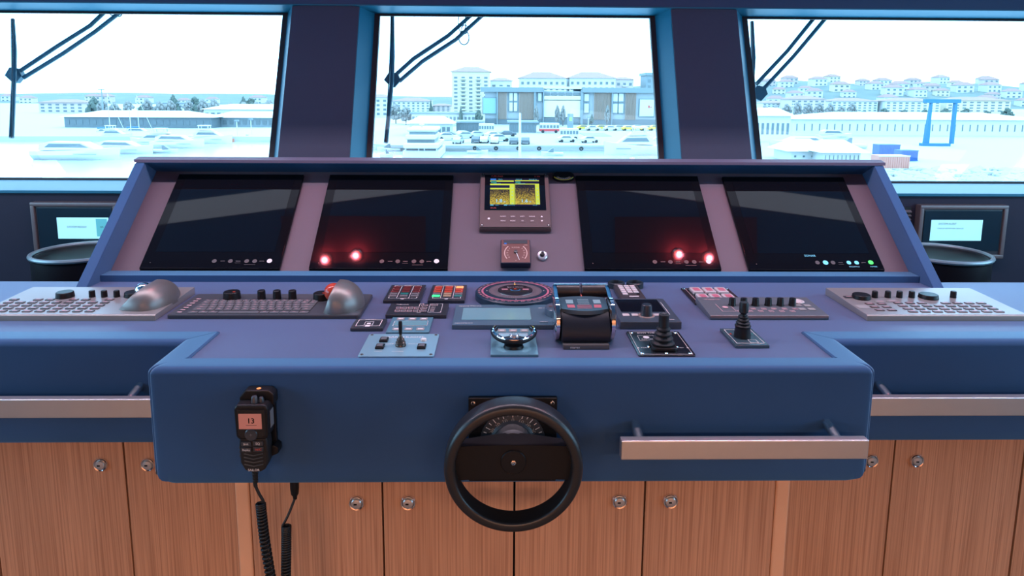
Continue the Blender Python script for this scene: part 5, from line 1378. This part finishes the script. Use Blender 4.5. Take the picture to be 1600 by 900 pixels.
# containers
def container(label, px0, px1, pyt, pyb, m_, yaw=0):
    c = on_z((px0+px1)/2, pyb, GND); s_ = c.y/F_PX; W = (px1-px0)*s_; H = (pyb-pyt)*s_
    t = thing('shipping_container', label, 'container', c, (0, 0, yaw), 'containers in the boatyard')
    m = MB(); m.box(-W/2, W/2, 0, 2.4, .05, H, .04); m.build('body', m_, t)
    m = MB(); n_ = 14
    for k in range(n_): m.box(-W/2+W*(k+.3)/n_, -W/2+W*(k+.7)/n_, -.06, .02, .25, H-.25)
    m.build('corrugation', m_, t)
    m = MB(); m.box(-W/2-.03, W/2+.03, -.05, .1, H-.12, H+.03); m.box(-W/2-.03, W/2+.03, -.05, .1, .05, .2); m.build('edge_rail', WHT if m_ is CONR else m_, t)
container('salmon red container nearest the water on the right', 1372, 1421, 243, 265, CONR)
container('blue container standing behind the salmon one', 1373, 1406, 226, 243, CONB)
container('blue container below the crane column', 1408, 1434, 235, 252, CONB)
# crane
c = on_z(1446, 228, GND); s_ = c.y/F_PX
t = thing('boat_crane', 'tall blue boatyard crane column with a crossbeam', 'crane', c)
H = (228-160)*s_
m = MB(); m.poly([(-.55, 0), (.55, 0), (.42, H), (-.42+.6, H)], -.4, .4, axis='Y'); m.build('column', CRANE, t)
m = MB(); m.box(-1.2, 6.5, -.5, .5, H-.1, H+.7, .05); m.build('crossbeam', CRANE, t)
m = MB(); m.box(-1.0, 5.0, -.8, .8, 0, .6, .05); m.build('base_beam', CRANE, t)
m = MB(); m.poly([(5.3, .5), (5.9, .5), (5.8, H), (5.3, H)], -.4, .4, axis='Y'); m.build('column', CRANE, t)
# riprap
m = MB(); rr = random.Random(5)
for k in range(260):
    px = rr.uniform(1330, 1640); py = rr.uniform(266, 292); c = on_z(px, py, GND); s_ = rr.uniform(.5, 1.1)
    b = bmesh.new(); bmesh.ops.create_icosphere(b, subdivisions=1, radius=s_)
    for v in b.verts: v.co = Vector((v.co.x*rr.uniform(.8, 1.2), v.co.y*rr.uniform(.8, 1.2), v.co.z*rr.uniform(.5, .8)))+Vector((c.x, c.y, GND+.1))
    m.bm(b)
o = m.build('rock_armour', mat('pale_boulder', (.40, .40, .39), .9), angle=.3); tag(o, 'bank of pale boulders along the right shore', 'rocks', kind='stuff')

# trees
def crown_mesh(seed, R, H, n, m_, name='crown', squash=1.0, cone=False):
    rr = random.Random(seed); m = MB()
    for k in range(n):
        u = rr.random(); a = rr.uniform(0, 2*PI)
        rad = R*(1-u)*.75 if cone else R*.86*math.sqrt(rr.random())*sin(PI*min(.95, .22+u*.74))
        z = H*(.30+.66*u) if cone else H*(.30+.64*u)
        s_ = R*(.36-.22*u if cone else rr.uniform(.12, .24))
        b = bmesh.new(); bmesh.ops.create_icosphere(b, subdivisions=1, radius=s_)
        for v in b.verts:
            q = v.co*(1+rr.uniform(-.35, .35)); v.co = Vector((q.x+rad*cos(a), q.y+rad*sin(a), q.z*.55+z))
        m.bm(b)
    return m.mesh(name, m_, .2)
CR = {}
def tree(label, px, pyt, Y, wpx, kind, group):
    top = on_y(px, pyt, Y); H = top.z-GND; R = wpx*Y/F_PX/2
    key = (kind, len(CR) % 3)
    if kind not in CR:
        CR[kind] = (crown_mesh(3+len(CR), 1, 1, 40 if kind == 'cone' else (70 if kind == 'bare' else 90), LEAF if kind != 'bare' else LEAF2, cone=(kind == 'cone')), None)
    t = thing('tree', label, 'tree', (top.x, Y, GND), group=group)
    o = bpy.data.objects.new('crown', CR[kind][0]); COL.objects.link(o); o.parent = t; o.scale = (R, R, H); o.rotation_euler = (0, 0, px*.37)
    m = MB(); m.cyl((0, 0, 0), .03*H, .55*H, n=8, r2=.018*H); m.build('trunk', TRNK, t)
def T(label, px, pyt, Y, w, kind='round', group=None): tree(label, px, pyt, Y, w, kind, group)
T('dark conical evergreen left of the light mast, far left', 146, 151, 300, 26, 'cone')
rr = random.Random(9)
for k in range(13): T('leafless grey tree in the row along the left shore', 160+k*22+rr.uniform(-5, 5), 158+rr.uniform(-3, 4), 262+9*(k % 2), 21, 'bare', 'bare trees on the left shore')
T('tall dark evergreen, the highest tree on the left shore', 270, 148, 300, 22, 'cone'); T('rounded dark tree right of the highest evergreen, left shore', 303, 152, 310, 26)
T('dark pointed evergreen beside the tent roofed pavilion', 380, 151, 290, 18, 'cone'); T('broad dark tree behind the tent roofed pavilion', 392, 154, 292, 26)
T('low green tree below the white frame building', 222, 165, 270, 20); T('low green tree between the two white houses, left shore', 303, 164, 255, 14)
T('leafless tree left of the long low office', 618, 163, 240, 26, 'bare'); T('leafless tree beside the wiper blade tip', 634, 168, 235, 24, 'bare')
T('dark slim evergreen in front of the long house row', 673, 156, 300, 7, 'cone'); T('small dark evergreen in front of the apartment tower', 720, 166, 226.5, 8, 'cone')
T('green tree at the end of the long low office', 748, 172, 222, 14); T('small evergreen in front of the timber louvre bay', 925, 178, 232, 8, 'cone')
for k, px in enumerate((838, 871, 880, 949)): T('thin leafless street tree before the shopping hall', px, 166, 230, 10, 'bare', 'street trees before the shopping hall')
for k in range(9): T('leafless grey tree before the hillside houses', 1196+k*17, 164+rr.uniform(-4, 4), 292+9*(k % 3), 18, 'bare', 'bare trees before the hillside')
for k in range(8): T('rounded dark tree before the apartment blocks on the right', 1350+k*32, 172+rr.uniform(-3, 2), 290+rr.uniform(-10, 10), 20, 'round', 'dark trees before the right apartment blocks')
m = MB(); a, b = on_z(915, 213, GND), on_z(945, 209, GND); m.box(a.x, b.x, a.y, b.y+2, GND, GND+.12); tag(m.build('lawn_patch', GRASS), 'bright green lawn patch on the quay before the car park', 'lawn', kind='stuff')

# cars on the quay
def car_proto(m_):
    t = thing('parked_car', 'car', 'car')
    m = MB(); m.poly([(-2.1, .35), (2.1, .35), (2.15, .75), (1.9, .92), (1.1, 1.0), (.5, 1.42), (-1.0, 1.45), (-1.7, 1.02), (-2.1, .95)], -.85, .85, .08, axis='Y'); m.build('body', m_, t)
    m = MB(); m.poly([(.95, 1.0), (.45, 1.36), (-.95, 1.38), (-1.45, 1.02)], -.87, .87, axis='Y'); m.build('window', WINM, t)
    for x in (-1.3, 1.3):
        for y in (-.88, .70): m = MB(); m.cyl((x, y+.18, .34), .34, .18, 'Y', 16); m.build('wheel', TYRE, t)
    return t
carm = [('white', WHT), ('dark grey', mat('dark_car_paint', (.10, .11, .12), .3)), ('silver', mat('silver_car_paint', (.45, .47, .48), .3)), ('yellow', YEL)]
cp_ = {}
def car(ci, px, py, yaw, label, group=None, s_=1.0):
    c = on_z(px, py, GND)
    if ci not in cp_: cp_[ci] = o = car_proto(carm[ci][1]); o.location = c; o.rotation_euler = (0, 0, yaw)
    else: o = copy_tree(cp_[ci], None, c, (0, 0, yaw))
    o.scale = (s_,)*3; o['label'] = label
    if group: o['group'] = group
    elif 'group' in o: del o['group']
car(0, 699, 219, .3, 'white hatchback parked leftmost on the quay beside the yacht', s_=1.2); car(2, 716, 224, 1.4, 'silver car with its tail to the water beside the leftmost white hatchback')
car(2, 728, 216, .3, 'silver car parked behind the first tyre fender', s_=1.1)
car(1, 744, 223, 1.5, 'dark grey car parked left of the two dark cars by the pole'); car(0, 757, 223, 1.5, 'white car parked between dark cars on the quay')
car(2, 780, 221, .3, 'silver car in the middle of the quay row', s_=1.15); car(0, 773, 224, 1.55, 'small white car parked close to the quay edge left of the pole')
car(1, 803, 225, 1.5, 'dark car parked just left of the white light pole'); car(1, 821, 225, 1.5, 'dark car parked just right of the white light pole')
car(0, 885, 222, .2, 'white car parked right of the minibus on the quay'); car(0, 921, 223, .3, 'white car parked at the right end of the quay row')
for k in range(9): car((3, 0, 3, 0, 2, 3, 0, 3, 3)[k], 912+k*14, 203 + (k % 2), .15, ('yellow' if (3, 0, 3, 0, 2, 3, 0, 3, 3)[k] == 3 else 'pale')+' car in the far row before the shopping hall', 'far car row '+('yellow' if (3, 0, 3, 0, 2, 3, 0, 3, 3)[k] == 3 else 'pale'))
# bus and minibus
def bus(label, px0, px1, pyb, H, low, name):
    c = on_z((px0+px1)/2, pyb, GND); L_ = (px1-px0)*c.y/F_PX; t = thing(name, label, 'bus', c)
    m = MB(); m.box(-L_/2, L_/2, 0, 2.3, .4, H, .15); m.build('body', WHT, t)
    if low:
        m = MB(); m.box(-L_/2-.02, L_/2+.02, -.03, 2.33, .45, 1.15, .05); m.build('red_skirt', low, t)
    n_ = 6
    for k in range(n_): m = MB(); u = -L_/2+L_*(k+.5)/n_; m.box(u-L_*.06, u+L_*.06, -.05, .02, H*.52, H*.80); m.build('window', WINM, t)
    for u in (-.33, .33): m = MB(); m.cyl((L_*u, .16, .42), .42, .2, 'Y', 16); m.build('wheel', TYRE, t)
bus('white bus with a red lower side standing on the quay road', 843, 874, 208, 2.7, BUSR, 'bus')
bus('white minibus with dark windows on the quay', 875, 904, 219, 2.7, None, 'minibus')
bus('white delivery van with a dark window row left of the light pole', 748, 772, 211, 2.9, None, 'minibus')
# poles, pylon sign
def pole(label, px, pyt, pyb, r, head, m_=WHT, name='light_pole', z=GND):
    c = on_z(px, pyb, z); H = (pyb-pyt)*c.y/F_PX; t = thing(name, label, 'pole', c)
    m = MB(); m.cyl((0, 0, 0), r, H, n=10, r2=r*.7); m.build('mast', m_, t)
    if head: m = MB(); m.box(-head, head, -.3, .3, H, H+.35, .05); m.build('lamp_head', BGREY, t)
pole('thick white light pole at the quay edge in the centre window', 812, 177, 246, .28, 0, z=SEA)
pole('tall light mast with flat lamp head on the left shore', 163, 142, 196, .22, .9, BGREY)
pole('street lamp near the shopping hall entrance', 919, 184, 200, .12, .5)
pole('street lamp on the left shore beside the pillar', 393, 188, 210, .12, .5)
pole('street lamp right of the jetty restaurant on the left shore', 371, 190, 212, .12, .5)
c = on_z(891, 206, GND); t = thing('pylon_sign', 'dark pylon sign with a green square before the shopping hall', 'sign', c); s_ = c.y/F_PX
m = MB(); m.box(-4.5*s_, 4.5*s_, 0, .8, 0, 28*s_, .05); m.build('body', BGREY, t); m = MB(); m.box(-2*s_, 2.4*s_, -.1, .05, 17*s_, 23*s_); m.build('green_panel', GRASS, t)
c = on_z(797, 192, GND); t = thing('flag', 'red flag on a pole before the shopping hall', 'flag', c); s_ = c.y/F_PX
m = MB(); m.cyl((0, 0, 0), .08, 10*s_, n=8); m.build('pole', WHT, t)
m = MB(); N = 8; vs = []
for i in range(N+1): vs += [(i*.9*s_, .3*sin(i*1.1), 4*s_-.1*i), (i*.9*s_, .3*sin(i*1.1), 10*s_-.15*i)]
m.raw(vs, [(2*i, 2*i+2, 2*i+3, 2*i+1) for i in range(N)]); m.build('flag_cloth', BUSR, t)

# boats
def boat(label, px0, px1, pyw, H, style, flip=False, yaw=0, hullm=None, z=SEA, name='motor_yacht', mast=None):
    c = on_z((px0+px1)/2, pyw, z); L_ = (px1-px0)*c.y/F_PX; B = L_*.28; f = -1 if flip else 1
    t = thing(name, label, 'boat', c, (0, 0, yaw)); hm = hullm or WHT
    m = MB(); N = 12; vs = []; fs = []
    for i in range(N+1):
        u = i/N; x = (-.5+u)*L_*f; w = B/2*(1-max(0, (u-.45)/.55)**2.2)*.98+.02*B; sh = H*(.34+.14*u*u)
        xx = x+ (f*L_*.04*(u > .99)); vs += [(x, -w*.55, 0), (x, -w, sh*.55), (x+f*L_*.02*u, -w*1.02, sh), (x+f*L_*.02*u, w*1.02, sh), (x, w, sh*.55), (x, w*.55, 0)]
    for i in range(N):
        for j in range(6): fs.append((i*6+j, i*6+(j+1) % 6, (i+1)*6+(j+1) % 6, (i+1)*6+j))
    fs += [tuple(range(6))[::-1], tuple(N*6+j for j in range(6))]
    m.raw(vs, fs); o = m.build('hull', hm, t)
    m = MB(); m.box(min(-L_*.48*f, L_*.30*f), max(-L_*.48*f, L_*.30*f), -B*.505, -B*.49, H*.22, H*.25); m.build('waterline_stripe', BGREY, t)
    if style in ('yacht', 'flybridge'):
        pr = [(-.42, .36), (.28, .40), (.10, .66), (-.30, .68), (-.40, .60)]
        m = MB(); m.poly([(p[0]*L_*f, p[1]*H) for p in pr], -B*.36, B*.36, .05, axis='Y'); m.build('cabin', WHT, t)
        m = MB(); pr = [(-.34, .48), (.19, .47), (.09, .61), (-.28, .62)]; m.poly([(p[0]*L_*f, p[1]*H) for p in pr], -B*.37, B*.37, axis='Y'); m.build('window_band', WINM, t)
    if style == 'flybridge':
        m = MB(); m.poly([(p[0]*L_*f, p[1]*H) for p in ((-.36, .70), (.06, .70), (.0, .80), (-.34, .78))], -B*.34, B*.34, .05, axis='Y'); m.build('flybridge', WHT, t)
        m = MB(); m.box(*sorted((-.30*L_*f, -.02*L_*f)), -B*.33, B*.33, H*.95, H, .05)
        for u in (-.28, -.05): m.box(*sorted((u*L_*f, (u+.02)*L_*f)), -B*.30, -B*.27, H*.78, H*.96); m.box(*sorted((u*L_*f, (u+.02)*L_*f)), B*.27, B*.30, H*.78, H*.96)
        m.build('hardtop', WHT, t)
    if style == 'open':
        m = MB(); m.poly([(p[0]*L_*f, p[1]*H) for p in ((-.05, .38), (.22, .42), (.02, .85), (-.05, .85))], -B*.3, B*.3, .03, axis='Y'); m.build('windscreen', WINM, t)
    if mast:
        m = MB(); m.cyl((0, 0, H*.3), L_*.012, mast*c.y/F_PX, n=8, r2=L_*.008); m.build('mast', WHT, t)
        m = MB(); m.tube([(0, 0, H*.3+mast*c.y/F_PX), (L_*.48*f, 0, H*.45)], .05, 5); m.build('forestay', WHT, t)
        m = MB(); m.tube([(0, 0, H*.75), (-L_*.42*f, 0, H*.72)], .22, 8); m.build('boom_cover', mat('blue_sail_cover', (.05, .16, .35), .7), t)
    return t
boat('large white motor yacht cut by the left edge of the photo', 60, 186, 249, 4.6, 'yacht')
boat('white motor yacht second from the left with a pointed bow', 150, 238, 240, 3.6, 'yacht')
boat('white flybridge yacht behind the leftmost yachts', 158, 206, 219, 3.6, 'flybridge')
boat('long white motor yacht in the middle of the left window', 206, 276, 228, 3.9, 'flybridge', True)
boat('white yacht with arched dark side window, right half of the left window', 240, 318, 231, 4.0, 'yacht')
boat('sleek white yacht with raked arch near the pillar', 300, 362, 224, 4.2, 'flybridge')
boat('small orange red hulled boat beside the pillar on the left', 348, 366, 222, 1.8, 'open', hullm=ORNG)
boat('small white launch near the left pillar', 372, 402, 219, 1.6, 'open'); boat('white dinghy closest to the left pillar', 404, 426, 219, 1.4, 'open', True)
boat('sailing boat with tall mast and blue cover, leftmost mast', 150, 196, 213, 3.0, 'yacht', name='sailing_boat', mast=60)
boat('sailing boat with tall mast in the middle of the left window', 196, 240, 212, 3.0, 'yacht', name='sailing_boat', mast=56)
boat('small white launch in front of the jetty, far left', 236, 278, 239, 1.8, 'open')
boat('small white dinghy moored left of the stern-on yacht', 594, 614, 246, 1.8, 'open'); boat('white tender behind the small dinghy, centre window left', 590, 626, 236, 1.8, 'open', True)
boat('slim white launch moored at the quay right of the stern-on yacht', 694, 722, 235, 1.4, 'open')
boat('white motor yacht moored at the right side of the centre window', 944, 1026, 242, 5.6, 'flybridge', True)
boat('white cruiser with a blue canopy behind the right hand yacht', 1005, 1062, 228, 3.6, 'flybridge', True)
boat('white speedboat with black windscreen standing in the boatyard', 1202, 1290, 229, 3.0, 'yacht', True, z=GND); boat('white motor boat standing in the boatyard before the sheds', 1300, 1352, 232, 2.6, 'open', True, z=GND)
boat('big white yacht stern near the right window frame', 1150, 1222, 214, 5.5, 'flybridge', z=GND); boat('long white cruiser behind the black windscreen speedboat', 1276, 1330, 219, 3.6, 'yacht', z=GND)
# yacht seen from astern
c = on_z(660, 249, SEA); s_ = c.y/F_PX
t = thing('stern_on_yacht', 'big white yacht seen stern-on with tiered decks and glass aft doors', 'boat', c)
m = MB(); m.box(-31*s_, 27*s_, 0, 14, 0, 14*s_, .3); m.build('hull', WHT, t)
m = MB(); m.box(-29*s_, 26*s_, -.8, 13, 17*s_, 25*s_, .3); m.build('main_deck', WHT, t)
m = MB(); m.box(-28*s_, 20*s_, 1.0, 11, 30*s_, 38*s_, .3); m.build('upper_deck', WHT, t)
m = MB(); m.box(-26*s_, 22*s_, 1.5, 10, 42*s_, 48*s_, .3); m.build('hardtop', WHT, t)
m = MB(); m.box(-27*s_, 23*s_, .6, 12, 3*s_, 17.2*s_); m.build('aft_glass_doors', WINM, t)
m = MB(); m.box(-25*s_, 18*s_, 1.6, 10, 25*s_, 30*s_); m.build('deck_windows', WINM, t)
m = MB(); m.box(-22*s_, 17*s_, 2.0, 9, 38*s_, 42*s_); m.build('bridge_windows', BGREY, t)
for u in (-27, -7, 2, 21): m = MB(); m.box(u*s_, (u+2)*s_, .2, .9, 3*s_, 17.2*s_, .03); m.build('door_frame', WHT, t)
m = MB(); m.cyl((-4*s_, 4, 46*s_), .2, 9*s_, n=8); m.box(-8*s_, 0, 3.6, 4.4, 52*s_, 53.5*s_, .05); m.build('radar_mast', WHT, t)

boat('small white day boat lying just off the quay, centre window', 730, 762, 240, 1.6, 'open')
boat('white motor launch near the light pole foot, centre window', 846, 880, 243, 1.7, 'open', True)
boat('white sailing boat with thin mast at the left of the centre window', 566, 590, 234, 2.2, 'yacht', name='sailing_boat', mast=58)
pole('thin flag pole on the left shore between the masts', 205, 172, 210, .1, 0)
pole('tall thin mast behind the boatyard hall on the right', 1237, 160, 200, .12, 0)
pole('second tall thin mast behind the boatyard hall, left of the other', 1216, 166, 200, .12, 0)
for k in range(7): car((0, 2, 1, 0, 2, 0, 1)[k], 655+k*23, 213 + (k % 3), .2+.3*(k % 2), ('white', 'dark grey', 'silver')[(0, 2, 1, 0, 2, 0, 1)[k]]+' car in the middle row of the quay car park', 'middle car row '+('white', 'dark grey', 'silver')[(0, 2, 1, 0, 2, 0, 1)[k]])
